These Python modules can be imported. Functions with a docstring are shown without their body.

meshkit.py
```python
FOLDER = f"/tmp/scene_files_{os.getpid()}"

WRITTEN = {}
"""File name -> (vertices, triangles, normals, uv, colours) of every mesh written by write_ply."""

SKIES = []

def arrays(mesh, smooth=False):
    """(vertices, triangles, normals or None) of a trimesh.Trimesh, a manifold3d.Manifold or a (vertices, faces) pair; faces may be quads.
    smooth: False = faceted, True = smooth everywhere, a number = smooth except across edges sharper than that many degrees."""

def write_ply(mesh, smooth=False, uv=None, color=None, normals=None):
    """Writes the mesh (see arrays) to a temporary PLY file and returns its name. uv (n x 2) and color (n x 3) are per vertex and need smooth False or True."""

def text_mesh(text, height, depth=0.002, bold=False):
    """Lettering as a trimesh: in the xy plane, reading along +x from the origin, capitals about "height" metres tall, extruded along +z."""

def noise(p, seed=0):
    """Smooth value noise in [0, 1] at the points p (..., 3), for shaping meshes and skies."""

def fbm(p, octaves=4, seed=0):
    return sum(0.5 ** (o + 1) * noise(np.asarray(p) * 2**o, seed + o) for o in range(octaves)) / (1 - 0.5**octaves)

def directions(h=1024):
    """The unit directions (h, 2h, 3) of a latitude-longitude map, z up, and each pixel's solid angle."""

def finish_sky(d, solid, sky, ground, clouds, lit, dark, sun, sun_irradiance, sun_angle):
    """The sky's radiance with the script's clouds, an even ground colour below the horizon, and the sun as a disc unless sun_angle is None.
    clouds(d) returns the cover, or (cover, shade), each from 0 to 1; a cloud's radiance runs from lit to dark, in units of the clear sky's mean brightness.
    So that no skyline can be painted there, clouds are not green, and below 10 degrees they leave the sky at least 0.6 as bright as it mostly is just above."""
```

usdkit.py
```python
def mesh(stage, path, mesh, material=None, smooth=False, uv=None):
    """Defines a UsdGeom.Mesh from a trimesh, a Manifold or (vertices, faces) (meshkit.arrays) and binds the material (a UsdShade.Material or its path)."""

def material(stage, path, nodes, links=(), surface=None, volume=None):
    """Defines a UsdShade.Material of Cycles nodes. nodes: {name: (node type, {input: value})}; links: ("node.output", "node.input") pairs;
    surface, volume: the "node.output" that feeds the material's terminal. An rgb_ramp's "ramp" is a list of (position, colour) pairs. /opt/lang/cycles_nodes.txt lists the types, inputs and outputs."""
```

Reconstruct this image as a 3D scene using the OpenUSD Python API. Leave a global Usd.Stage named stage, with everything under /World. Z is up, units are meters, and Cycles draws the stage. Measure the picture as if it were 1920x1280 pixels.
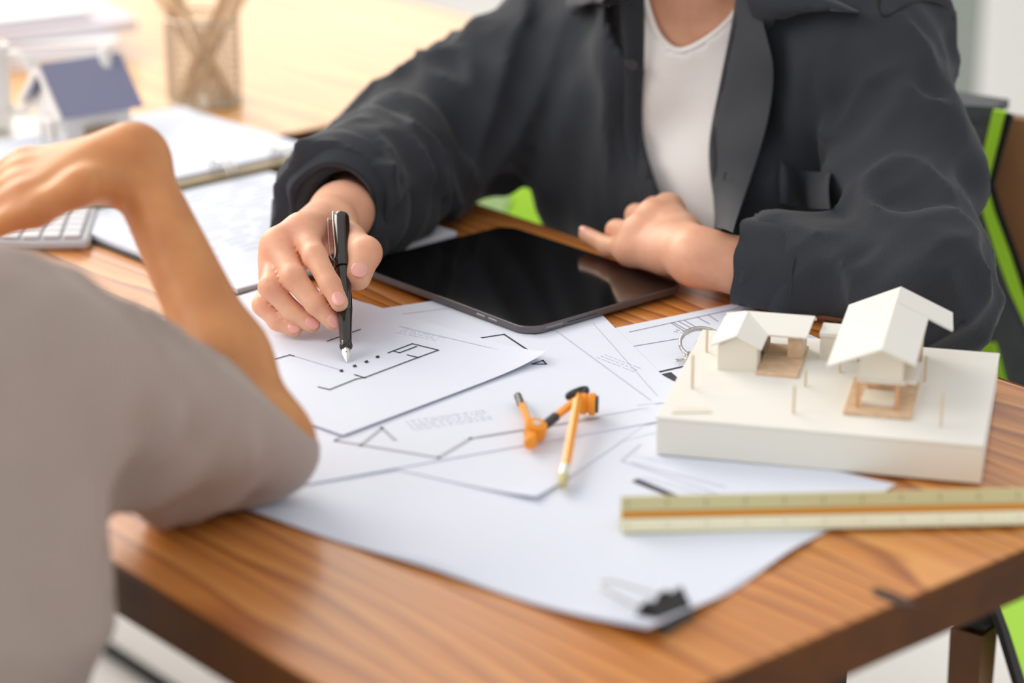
import math, random
import numpy as np, trimesh, usdkit, meshkit
import manifold3d as m3
from shapely.geometry import Polygon
from shapely import affinity
from pxr import Usd, UsdGeom, UsdLux, UsdShade, Gf, Sdf

stage = Usd.Stage.CreateInMemory()
UsdGeom.SetStageUpAxis(stage, UsdGeom.Tokens.z)
UsdGeom.SetStageMetersPerUnit(stage, 1.0)
world = UsdGeom.Xform.Define(stage, '/World')
stage.SetDefaultPrim(world.GetPrim())

# ---------------------------------------------------------------- camera, light, exposure
TZ = 0.75                      # table top
EYE = np.array([0.0, 0.0, TZ + 0.65])
PITCH = math.radians(19.4)
FPX = 85.0 / 36.0 * 1920
cam = UsdGeom.Camera.Define(stage, '/World/camera')
cam.AddTranslateOp().Set(Gf.Vec3d(*EYE))
cam.AddRotateXOp().Set(90 - math.degrees(PITCH))
cam.CreateFocalLengthAttr(85.0)
cam.CreateHorizontalApertureAttr(36.0)
cam.CreateVerticalApertureAttr(24.0)
cam.CreateClippingRangeAttr(Gf.Vec2f(0.05, 100))
cam.CreateFStopAttr(2.6)
cam.CreateFocusDistanceAttr(1.93)
cam.CreateExposureAttr(-0.92)

dome = UsdLux.DomeLight.Define(stage, '/World/sky')
dome.CreateIntensityAttr(0.50)
dome.CreateColorAttr(Gf.Vec3f(1.0, 0.985, 0.97))


def rect_light(name, loc, target, w, h, power, color):
    l = UsdLux.RectLight.Define(stage, '/World/' + name)
    l.CreateWidthAttr(w), l.CreateHeightAttr(h)
    l.CreateIntensityAttr(power), l.CreateColorAttr(Gf.Vec3f(*color))
    z = np.array(loc, float) - np.array(target, float)
    z /= np.linalg.norm(z)
    x = np.cross([0, 0, 1.0], z)
    x /= np.linalg.norm(x)
    y = np.cross(z, x)
    m = Gf.Matrix4d(*x, 0, *y, 0, *z, 0, *map(float, loc), 1)
    l.AddTransformOp().Set(m)
    return l


rect_light('window_daylight', (-2.3, 4.6, 2.6), (-0.5, 2.6, 0.75), 2.6, 2.0, 14.0, (1.0, 0.92, 0.80))
rect_light('back_window_daylight', (-2.5, 8.25, 2.2), (-2.5, 2.0, 2.2), 5.3, 3.3, 2.7, (1.0, 0.93, 0.82))
rect_light('side_window_daylight', (-2.6, 1.2, 2.5), (0.1, 1.9, 0.8), 2.2, 1.8, 7.0, (1.0, 0.98, 0.96))  # added soft fill from the camera side; no window stands there

# ---------------------------------------------------------------- geometry helpers
CP, SP = math.cos(PITCH), math.sin(PITCH)


def V(*a):
    return np.array(a, float)


def ray(u, v):
    a, b = (u - 960) / FPX, -(v - 640) / FPX
    return V(a, CP + b * SP, -SP + b * CP)


def on(u, v, h=0.0):
    """point on the horizontal plane h metres above the table"""
    r = ray(u, v)
    return EYE + r * (TZ + h - EYE[2]) / r[2]


def at(u, v, y):
    r = ray(u, v)
    return EYE + r * y / r[1]


def dep(u, v, d):
    a, b = (u - 960) / FPX * d, -(v - 640) / FPX * d
    return EYE + V(a, d * CP + b * SP, -d * SP + b * CP)


def unit(a):
    a = np.asarray(a, float)
    return a / np.linalg.norm(a)


count = {}


def numbered(parent, name):
    k = (parent, name)
    n = count.get(k, 0)
    count[k] = n + 1
    return f'{parent}/{name}' if n == 0 else f'{parent}/{name}_{n:03d}'


def tag(o, label=None, cat=None, group=None, kind=None):
    p = o.GetPrim() if hasattr(o, 'GetPrim') else o
    for k, x in (('label', label), ('category', cat), ('group', group), ('kind', kind)):
        if x:
            p.SetCustomDataByKey(k, x)
    return o


base_of = {}


def thing(name, label, cat, loc=(0, 0, 0), rz=0.0, group=None, built='world'):
    """built: 'world' = its meshes are given in room coordinates and are moved to the thing's base, 'local' = given round the base"""
    x = UsdGeom.Xform.Define(stage, numbered('/World', name))
    x.AddTranslateOp().Set(Gf.Vec3d(*map(float, loc)))
    x.AddRotateZOp().Set(math.degrees(rz))
    if built == 'world':
        base_of[str(x.GetPath())] = np.array(loc, float)
    return tag(x, label, cat, group)


def obj(name, mesh, m, parent=None, smooth=False, label=None):
    path = numbered(str(parent.GetPath()) if parent else '/World', name)
    mesh = join(mesh) if isinstance(mesh, list) else to_tm(mesh)
    top = '/'.join(path.split('/')[:3])
    if top in base_of and parent:
        mesh.apply_translation(-base_of[top])
    o = usdkit.mesh(stage, path, mesh, M[m], smooth=smooth)
    if label:
        o.GetPrim().SetCustomDataByKey('label', label)
    return o


def struct(name, mesh, m, label, parent=None, smooth=False):
    o = obj(name, mesh, m, parent, smooth)
    return tag(o, label, name.split('_')[0], kind='structure') if parent is None else o


def tm(v, f):
    return trimesh.Trimesh(np.asarray(v, float), np.asarray(f), process=False)


def join(ms):
    ms = [to_tm(m) for m in ms]
    return trimesh.util.concatenate(ms)


def to_tm(m):
    v, f, _ = meshkit.arrays(m)
    return tm(v, f)


def box(x0, y0, z0, x1, y1, z1, bev=0.0):
    if bev <= 0:
        b = trimesh.creation.box((x1 - x0, y1 - y0, z1 - z0))
        b.apply_translation(((x0 + x1) / 2, (y0 + y1) / 2, (z0 + z1) / 2))
        return b
    c = []
    for sx in (0, 1):
        for sy in (0, 1):
            for sz in (0, 1):
                for ax in range(3):
                    q = [x1 - bev if sx else x0 + bev, y1 - bev if sy else y0 + bev, z1 - bev if sz else z0 + bev]
                    q[ax] += (bev if (sx, sy, sz)[ax] else -bev)
                    c.append(q)
    return to_tm(m3.Manifold.hull_points(np.array(c)))


def hull(pts):
    return to_tm(m3.Manifold.hull_points(np.asarray(pts, float)))


def tube(path, r, n=10, closed=False, caps=True):
    """swept round tube along points; r number or list"""
    P = np.asarray(path, float)
    k = len(P)
    R = np.full(k, r) if np.ndim(r) == 0 else np.asarray(r, float)
    T = np.gradient(P, axis=0) if not closed else np.roll(P, -1, 0) - np.roll(P, 1, 0)
    T /= np.linalg.norm(T, axis=1, keepdims=True)
    up = V(0, 0, 1) if abs(T[0][2]) < .9 else V(1, 0, 0)
    N = np.zeros_like(P)
    a = np.cross(T[0], up)
    a /= np.linalg.norm(a)
    for i in range(k):
        a = a - T[i] * (a @ T[i])
        a /= np.linalg.norm(a)
        N[i] = a
    B = np.cross(T, N)
    th = np.linspace(0, 2 * np.pi, n, endpoint=False)
    ring = P[:, None] + R[:, None, None] * (N[:, None] * np.cos(th)[None, :, None] + B[:, None] * np.sin(th)[None, :, None])
    v = ring.reshape(-1, 3)
    f = []
    for i in range(k if closed else k - 1):
        i2 = (i + 1) % k
        for j in range(n):
            j2 = (j + 1) % n
            f += [(i * n + j, i * n + j2, i2 * n + j2), (i * n + j, i2 * n + j2, i2 * n + j)]
    if caps and not closed:
        v = np.vstack([v, P[0], P[-1]])
        for j in range(n):
            j2 = (j + 1) % n
            f += [(k * n, j2, j), (k * n + 1, (k - 1) * n + j, (k - 1) * n + j2)]
    return tm(v, np.array(f)[:, ::-1])


def lathe(profile, n=32, origin=(0, 0, 0), axis=(0, 0, 1), flat=1.0):
    """profile: (r, s) pairs revolved round the axis"""
    axis = unit(axis)
    x = unit(np.cross(axis, V(0, 1, 0) if abs(axis[1]) < .9 else V(1, 0, 0)))
    y = np.cross(axis, x)
    th = np.linspace(0, 2 * np.pi, n, endpoint=False)
    pr = np.asarray(profile, float)
    v = (np.asarray(origin) + pr[:, None, 1:2] * axis + pr[:, None, 0:1] * (np.cos(th)[:, None] * x + flat * np.sin(th)[:, None] * y)[None]).reshape(-1, 3)
    f = []
    for i in range(len(pr) - 1):
        for j in range(n):
            j2 = (j + 1) % n
            f += [(i * n + j, i * n + j2, (i + 1) * n + j2), (i * n + j, (i + 1) * n + j2, (i + 1) * n + j)]
    return tm(v, f)


def spline(pts, n=8):
    P = np.asarray(pts, float)
    t = np.arange(len(P))
    from scipy.interpolate import CubicSpline
    return CubicSpline(t, P)(np.linspace(0, len(P) - 1, (len(P) - 1) * n + 1))


def prism(poly, z0, z1):
    """extruded polygon (list of xy)"""
    p = Polygon(poly)
    m = trimesh.creation.extrude_polygon(p, z1 - z0, engine='earcut')
    m.apply_translation((0, 0, z0))
    return m


def ribbon(A, B, th=0.002, n=None, bulge=0.0, bn=None):
    """a strip of cloth between two polylines of equal length, th thick"""
    A, B = np.asarray(A, float), np.asarray(B, float)
    k, w = len(A), 6
    s = np.linspace(0, 1, w)
    G = A[:, None] * (1 - s)[None, :, None] + B[:, None] * s[None, :, None]
    du, dv = np.gradient(G, axis=0), np.gradient(G, axis=1)
    N = np.cross(du, dv)
    N /= np.maximum(np.linalg.norm(N, axis=2, keepdims=True), 1e-9)
    if bn is not None and (N.mean((0, 1)) @ bn) < 0:
        N = -N
    G = G + N * (bulge * np.sin(np.pi * s))[None, :, None]
    top, bot = (G + N * th / 2).reshape(-1, 3), (G - N * th / 2).reshape(-1, 3)
    f, o = [], k * w
    for i in range(k - 1):
        for j in range(w - 1):
            a, b, c, d = i * w + j, i * w + j + 1, (i + 1) * w + j + 1, (i + 1) * w + j
            f += [(a, b, c), (a, c, d), (o + a, o + c, o + b), (o + a, o + d, o + c)]
    edge = [i * w for i in range(k)] + [(k - 1) * w + j for j in range(1, w)] + [i * w + w - 1 for i in range(k - 2, -1, -1)] + [j for j in range(w - 2, 0, -1)]
    for a, b in zip(edge, edge[1:] + edge[:1]):
        f += [(a, b, o + b), (a, o + b, o + a)]
    m = tm(np.vstack([top, bot]), f)
    m.fix_normals()
    return m


def rounded(w, l, r, n=10):
    q = []
    for cx, cy, a in ((w / 2 - r, l / 2 - r, 0), (-w / 2 + r, l / 2 - r, 90), (-w / 2 + r, -l / 2 + r, 180), (w / 2 - r, -l / 2 + r, 270)):
        q += [(cx + r * math.cos(math.radians(a + 90 * k / n)), cy + r * math.sin(math.radians(a + 90 * k / n))) for k in range(n + 1)]
    return np.array(q)


def loft(loops, cap=True):
    """stacked loops of equal count -> closed solid"""
    v = np.vstack(loops)
    n = len(loops[0])
    f = []
    for i in range(len(loops) - 1):
        for j in range(n):
            j2 = (j + 1) % n
            f += [(i * n + j, i * n + j2, (i + 1) * n + j2), (i * n + j, (i + 1) * n + j2, (i + 1) * n + j)]
    if cap:
        v = np.vstack([v, loops[0].mean(0), loops[-1].mean(0)])
        a, b = len(v) - 2, len(v) - 1
        for j in range(n):
            j2 = (j + 1) % n
            f += [(a, j2, j), (b, (len(loops) - 1) * n + j, (len(loops) - 1) * n + j2)]
    m = tm(v, f)
    m.fix_normals()
    return m


# ---------------------------------------------------------------- implicit surfaces
def rc(P, a, b, ra, rb):
    a, b = np.asarray(a, float), np.asarray(b, float)
    ba = b - a
    h = np.clip(((P - a) @ ba) / (ba @ ba), 0, 1)
    return np.linalg.norm(P - a - h[:, None] * ba, axis=1) - (ra + (rb - ra) * h)


def ell(P, c, r, axes=None):
    q = P - np.asarray(c, float)
    if axes is not None:
        q = q @ np.asarray(axes, float).T
    r = np.asarray(r, float)
    k0 = np.linalg.norm(q / r, axis=1)
    k1 = np.maximum(np.linalg.norm(q / (r * r), axis=1), 1e-9)
    return k0 * (k0 - 1) / k1


def smin(a, b, k):
    h = np.clip(.5 + .5 * (b - a) / k, 0, 1)
    return b + (a - b) * h - k * h * (1 - h)


def smax(a, b, k):
    return -smin(-a, -b, k)


def surface(sdf, lo, hi, step, block=8, slack=0.004):
    """surface nets of an implicit function on a grid; only blocks near the surface are sampled"""
    lo, hi = np.asarray(lo, float), np.asarray(hi, float)
    nb = np.ceil((hi - lo) / (step * block)).astype(int)
    n = nb * block
    ax = [np.arange(k) for k in nb]
    Bc = np.stack(np.meshgrid(*ax, indexing='ij'), -1).reshape(-1, 3)
    centres = lo + (Bc + .5) * block * step
    d = sdf(centres)
    Vv = np.repeat(np.repeat(np.repeat(d.reshape(nb), block, 0), block, 1), block, 2).astype(float)
    near = np.nonzero(np.abs(d) < block * step * .87 * 1.25 + slack + 2 * step)[0]
    ii = np.stack(np.meshgrid(*[np.arange(block)] * 3, indexing='ij'), -1).reshape(-1, 3)
    for c in range(0, len(near), 400):
        sel = Bc[near[c:c + 400]]
        idx = (sel[:, None] * block + ii[None]).reshape(-1, 3)
        Vv[idx[:, 0], idx[:, 1], idx[:, 2]] = sdf(lo + (idx + .5) * step)
    Vv[0], Vv[-1], Vv[:, 0], Vv[:, -1], Vv[:, :, 0], Vv[:, :, -1] = [np.maximum(x, step) for x in (Vv[0], Vv[-1], Vv[:, 0], Vv[:, -1], Vv[:, :, 0], Vv[:, :, -1])]
    S = Vv < 0
    corners = [S[a:n[0] - 1 + a, b:n[1] - 1 + b, c:n[2] - 1 + c] for a in (0, 1) for b in (0, 1) for c in (0, 1)]
    cnt = sum(c.astype(np.int8) for c in corners)
    cells = np.argwhere((cnt > 0) & (cnt < 8))
    index = np.full(tuple(n - 1), -1, np.int64)
    index[tuple(cells.T)] = np.arange(len(cells))
    acc, num = np.zeros((len(cells), 3)), np.zeros((len(cells), 1))
    for axis in range(3):
        for o1 in (0, 1):
            for o2 in (0, 1):
                off = np.zeros(3, int)
                others = [k for k in range(3) if k != axis]
                off[others[0]], off[others[1]] = o1, o2
                a = cells + off
                b = a.copy()
                b[:, axis] += 1
                va, vb = Vv[tuple(a.T)], Vv[tuple(b.T)]
                cross = (va < 0) != (vb < 0)
                t = np.where(cross, va / np.where(cross, va - vb, 1), 0)
                p = a.astype(float)
                p[:, axis] += t
                acc += np.where(cross[:, None], p, 0)
                num += cross[:, None]
    verts = lo + (acc / num + .5) * step
    faces = []
    for axis in range(3):
        o = [k for k in range(3) if k != axis]
        sl = [slice(1, n[k] - 1) for k in range(3)]
        sl[axis] = slice(0, n[axis] - 1)
        sl2 = list(sl)
        sl2[axis] = slice(1, n[axis])
        A, Bn = S[tuple(sl)], S[tuple(sl2)]
        e = np.argwhere(A != Bn)
        flip = A[tuple(e.T)]
        base = e + 1
        base[:, axis] -= 1
        q = []
        for d1, d2 in ((-1, -1), (0, -1), (0, 0), (-1, 0)):
            c = base.copy()
            c[:, o[0]] += d1
            c[:, o[1]] += d2
            q.append(index[tuple(c.T)])
        q = np.stack(q, 1)
        if axis == 1:
            flip = ~flip
        q[~flip] = q[~flip][:, ::-1]
        faces.append(q)
    Q = np.vstack(faces)
    return tm(verts, np.vstack([Q[:, [0, 1, 2]], Q[:, [0, 2, 3]]]))


def soften(m, it=6):
    """Taubin smoothing with plain neighbour means"""
    from scipy.sparse import coo_matrix, diags
    e = np.unique(np.sort(np.vstack([m.faces[:, [0, 1]], m.faces[:, [1, 2]], m.faces[:, [2, 0]]]), axis=1), axis=0)
    n = len(m.vertices)
    A = coo_matrix((np.ones(2 * len(e)), (np.r_[e[:, 0], e[:, 1]], np.r_[e[:, 1], e[:, 0]])), (n, n)).tocsr()
    A = diags(1 / np.maximum(np.asarray(A.sum(1)).ravel(), 1)) @ A
    v = np.array(m.vertices)
    for _ in range(it):
        v = v + .5 * (A @ v - v)
        v = v - .52 * (A @ v - v)
    return tm(v, m.faces)


def ridged(P, M3, seed, sharp=1.0):
    """folds: ridged noise in [-1, 1] on stretched coordinates"""
    n = meshkit.noise(P @ np.asarray(M3, float).T, seed)
    return (1 - np.abs(2 * n - 1)) ** sharp * 2 - 1


def frame_of(d, hint=(0, 0, 1)):
    d = unit(d)
    a = np.asarray(hint, float)
    a = unit(a - d * (a @ d))
    return d, a, np.cross(d, a)


# ---------------------------------------------------------------- materials
M = {}


def lin(r, g, b):
    return tuple(((c / 255) / 12.92 if c <= 10 else ((c / 255 + .055) / 1.055) ** 2.4) for c in (r, g, b))


def mat(name, rgb, rough=.5, vary=0.0, vscale=20, bump=0.0, bscale=300, **kw):
    c = lin(*rgb)
    nodes = {'p': ('principled_bsdf', dict(base_color=c, roughness=rough, **kw)), 'tc': ('texture_coordinate', {})}
    links = []
    if vary:
        nodes['n'] = ('noise_texture', dict(scale=vscale, detail=4))
        nodes['r'] = ('rgb_ramp', {'ramp': [(.3, tuple(x * (1 - vary) for x in c)), (.7, tuple(min(1, x * (1 + vary)) for x in c))]})
        links += [('tc.object', 'n.vector'), ('n.fac', 'r.fac'), ('r.color', 'p.base_color')]
    if bump:
        nodes['bn'] = ('noise_texture', dict(scale=bscale, detail=3))
        nodes['b'] = ('bump', dict(strength=bump, distance=.001))
        links += [('tc.object', 'bn.vector'), ('bn.fac', 'b.height'), ('b.normal', 'p.normal')]
    M[name] = usdkit.material(stage, '/World/Looks/' + name, nodes, links, surface='p.BSDF')


def wood(name, light, mid, dark, rough=.3, ring=34.0, along=(.13, 1.0, 1.0), seed=0.0, coat=.6):
    nodes = {
        'tc': ('texture_coordinate', {}), 'oi': ('object_info', {}),
        'sh': ('math', dict(math_type='multiply', value2=7.3)),
        'cx': ('combine_xyz', {}),
        'mp0': ('mapping', dict(location=(seed, seed * 2, seed), scale=along)),
        'off': ('vector_math', dict(math_type='add')),
        'n': ('noise_texture', dict(scale=5.0, detail=3, roughness=.55)),
        'sc': ('vector_math', dict(math_type='multiply', vector2=(.0, .16, .16))),
        'add': ('vector_math', dict(math_type='add')),
        'w': ('wave_texture', dict(wave_type='rings', rings_direction='x', profile='saw', scale=ring / 6.283, distortion=2.2, detail=3, detail_scale=1.5)),
        'r': ('rgb_ramp', {'ramp': [(0, lin(*light)), (.35, lin(*mid)), (.6, lin(*mid)), (.92, lin(*dark)), (1, lin(*light))]}),
        'fm': ('mapping', dict(scale=(6, 260, 120))),
        'fn': ('noise_texture', dict(scale=1.0, detail=3)),
        'fr': ('rgb_ramp', {'ramp': [(.3, (.78, .74, .7)), (.6, (1, 1, 1))]}),
        'mix': ('mix_color', dict(blend_type='multiply', fac=.8)),
        'b': ('bump', dict(strength=.12, distance=.0006)),
        'p': ('principled_bsdf', dict(roughness=rough, coat_weight=coat, coat_roughness=.22)),
    }
    links = [('oi.random', 'sh.value1'), ('sh.value', 'cx.z'), ('sh.value', 'cx.y'), ('tc.object', 'mp0.vector'), ('mp0.vector', 'off.vector1'), ('cx.vector', 'off.vector2'),
             ('off.vector', 'n.vector'), ('n.color', 'sc.vector1'), ('off.vector', 'add.vector1'), ('sc.vector', 'add.vector2'), ('add.vector', 'w.vector'), ('w.fac', 'r.fac'),
             ('tc.object', 'fm.vector'), ('fm.vector', 'fn.vector'), ('fn.fac', 'fr.fac'), ('r.color', 'mix.a'), ('fr.color', 'mix.b'), ('mix.result', 'p.base_color'),
             ('fn.fac', 'b.height'), ('b.normal', 'p.normal')]
    M[name] = usdkit.material(stage, '/World/Looks/' + name, nodes, links, surface='p.BSDF')


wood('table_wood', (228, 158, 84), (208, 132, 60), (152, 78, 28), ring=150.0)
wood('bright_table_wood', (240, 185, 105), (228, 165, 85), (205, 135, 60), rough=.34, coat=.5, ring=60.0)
mat('edge_wood', (84, 46, 8), .6, .3, 18, specular_ior_level=.25)
mat('chair_wood', (150, 106, 74), .5, .15, 12)
mat('dark_chair_wood', (100, 62, 28), .5, .2, 14)
mat('paper', (219, 225, 239), .75)
mat('old_paper', (240, 240, 240), .8)
mat('ink', (58, 54, 62), .8)
mat('pale_ink', (190, 192, 204), .8)
mat('grey_ink', (120, 120, 134), .8)
mat('light_ink', (184, 184, 195), .8)
mat('key_grey', (206, 206, 210), .5)
mat('board_grey', (186, 186, 190), .5)
mat('knot', (62, 36, 30), .5, .3, 60)
mat('canvas', (205, 188, 160), .85)
mat('tablet_metal', (112, 108, 110), .42, metallic=.8)
mat('tablet_glass', (10, 10, 11), .09, specular_ior_level=.5)
mat('tablet_button', (140, 136, 138), .35, metallic=.85)
mat('black_hole', (8, 8, 8), .8)
mat('pen_black', (22, 18, 16), .16, coat_weight=.5)
mat('steel', (205, 202, 198), .18, metallic=1.0)
mat('nib_steel', (225, 220, 208), .25, metallic=1.0)
mat('orange_plastic', (243, 152, 32), .35)
mat('orange_paint', (246, 160, 48), .3)
mat('black_plastic', (34, 32, 30), .4)
mat('lead_grey', (110, 110, 108), .4, metallic=.6)
mat('eraser', (196, 186, 140), .7)
mat('ferrule', (226, 230, 224), .3, metallic=.4)
mat('model_board', (233, 231, 224), .7)
mat('model_card', (228, 222, 208), .75)
mat('model_wood', (214, 184, 152), .65, .12, 150)
mat('model_post', (212, 160, 118), .65)
mat('model_stick', (216, 192, 160), .65)
mat('model_dark', (176, 146, 118), .7)
mat('scale_plastic', (206, 199, 150), .35)
mat('scale_plastic_light', (240, 236, 206), .35)
mat('scale_groove', (214, 138, 14), .4)
mat('tick', (130, 124, 92), .6)
mat('clip_black', (24, 26, 24), .35)
mat('binder_black', (40, 36, 36), .5)
mat('binder_metal', (150, 135, 105), .35, metallic=.7)
mat('white_plaster', (238, 234, 230), .7)
mat('white_ceramic', (236, 234, 230), .25, coat_weight=.3)
mat('blue_roof', (134, 136, 164), .7)
mat('pencil_wood', (212, 180, 142), .6, .15, 40)
mat('mesh_metal', (200, 190, 174), .4, metallic=.5)
mat('lime', (190, 250, 62), .55, bump=.2, bscale=900)
mat('lime_pale', (190, 225, 150), .5)
mat('vest_grey', (92, 94, 98), .8, .1, 60, bump=.3, bscale=900)
mat('black_trim', (12, 12, 12), .7)
mat('hair', (24, 18, 15), .45)
mat('eye_white', (235, 232, 226), .2)
mat('eye_dark', (30, 20, 14), .15)
mat('lips', (176, 104, 92), .45)
mat('nail', (222, 160, 148), .32, coat_weight=.3)
mat('jeans', (44, 50, 66), .85, .15, 60)
mat('khaki', (140, 120, 96), .85, .12, 60)
mat('shoe', (40, 36, 34), .6)
mat('floor_tile', (244, 243, 240), .38, .03, 3)
mat('wall_paint', (236, 235, 230), .8)
mat('column_paint', (148, 156, 149), .7)
mat('frame_white', (240, 240, 238), .5)
mat('beige_wood', (200, 178, 148), .7)
mat('black_steel', (12, 11, 10), .7)
mat('beige_chair', (196, 180, 156), .6)
mat('book_white', (240, 239, 243), .75)
mat('book_lavender', (214, 204, 214), .75)
mat('white_cover', (238, 236, 238), .6)


def skin(name, rgb):
    c = lin(*rgb)
    nodes = {'tc': ('texture_coordinate', {}), 'n': ('noise_texture', dict(scale=38, detail=4)),
             'r': ('rgb_ramp', {'ramp': [(.3, tuple(np.array(c) * (.88, .80, .78))), (.7, tuple(np.minimum(1, np.array(c) * (1.06, 1.06, 1.06))))]}),
             'bn': ('voronoi_texture', dict(scale=700)), 'b': ('bump', dict(strength=.12, distance=.0004)),
             'p': ('principled_bsdf', dict(roughness=.48, subsurface_weight=.25, subsurface_scale=.004, subsurface_radius=(1, .35, .2), specular_ior_level=.4))}
    links = [('tc.object', 'n.vector'), ('n.fac', 'r.fac'), ('r.color', 'p.base_color'), ('tc.object', 'bn.vector'), ('bn.distance', 'b.height'), ('b.normal', 'p.normal')]
    M[name] = usdkit.material(stage, '/World/Looks/' + name, nodes, links, surface='p.BSDF')


skin('skin_light', (222, 170, 140))
skin('skin_tan', (200, 140, 88))


def cloth(name, rgb, weave=900.0, strength=.35, rough=.85, vary=.12, ribs=None, sheen=.1):
    c = lin(*rgb)
    nodes = {'tc': ('texture_coordinate', {}), 'n': ('noise_texture', dict(scale=14, detail=5)),
             'r': ('rgb_ramp', {'ramp': [(.3, tuple(np.array(c) * (1 - vary))), (.7, tuple(np.array(c) * (1 + vary)))]}),
             'm1': ('mapping', dict(scale=(1, .35, .25))), 'wn': ('noise_texture', dict(scale=weave, detail=2)),
             'b': ('bump', dict(strength=strength, distance=.0012)),
             'p': ('principled_bsdf', dict(roughness=rough, sheen_weight=sheen, sheen_roughness=.5, specular_ior_level=.25))}
    links = [('tc.object', 'n.vector'), ('n.fac', 'r.fac'), ('r.color', 'p.base_color'), ('tc.object', 'm1.vector'), ('m1.vector', 'wn.vector'), ('b.normal', 'p.normal')]
    if ribs:
        nodes['w'] = ('wave_texture', dict(wave_type='bands', bands_direction='x', profile='sine', scale=ribs / 6.283, distortion=.3))
        nodes['mx'] = ('mix_color', dict(blend_type='multiply', fac=.5))
        nodes['wr'] = ('rgb_ramp', {'ramp': [(0, (.62, .6, .6)), (.6, (1, 1, 1))]})
        links += [('tc.object', 'w.vector'), ('w.fac', 'b.height'), ('w.fac', 'wr.fac'), ('r.color', 'mx.a'), ('wr.color', 'mx.b'), ('mx.result', 'p.base_color')]
    else:
        links += [('wn.fac', 'b.height')]
    M[name] = usdkit.material(stage, '/World/Looks/' + name, nodes, links, surface='p.BSDF')


cloth('charcoal_cloth', (47, 50, 56))
cloth('charcoal_inside', (66, 68, 72))
cloth('white_knit', (242, 238, 235), vary=.03)
cloth('taupe_knit', (172, 156, 148), ribs=900.0, vary=.05)

# ================================================================ the room
struct('floor', box(-6, -2.5, -.1, 5, 8.2, 0), 'floor_tile', 'pale tiled floor, bright with daylight')
WXA, WXB, WZA, WZB = -5.2, .2, .5, 3.9
wb = struct('wall_back', [box(-6, 8.0, 0, 5, 8.15, WZA), box(-6, 8.0, WZB, 5, 8.15, 4.3), box(-6, 8.0, WZA, WXA, 8.15, WZB), box(WXB, 8.0, WZA, 5, 8.15, WZB)], 'wall_paint', 'white back wall with a wide window opening')
fw = []
for i in range(5):
    x = WXA + (WXB - WXA) * i / 4
    fw.append(box(x - .04, 8.02, WZA, x + .04, 8.12, WZB, .008))
fw += [box(WXA, 8.02, WZA, WXB, 8.12, WZA + .07), box(WXA, 8.02, WZB - .07, WXB, 8.12, WZB)]
wn = struct('window_1', fw, 'frame_white', 'white frame of the wide back window')
M['pane'] = usdkit.material(stage, '/World/Looks/pane', {'t': ('transparent_bsdf', {}), 'g': ('glossy_bsdf', dict(roughness=.02)), 'f': ('fresnel', dict(IOR=1.45)), 'm': ('mix_closure', {})},
                            [('f.fac', 'm.fac'), ('t.BSDF', 'm.closure1'), ('g.BSDF', 'm.closure2')], surface='m.closure')
for i in range(4):
    x = WXA + 1.35 * i
    obj('pane', box(x + .04, 8.065, WZA + .07, x + 1.31, 8.075, WZB - .07), 'pane', wn)

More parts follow.
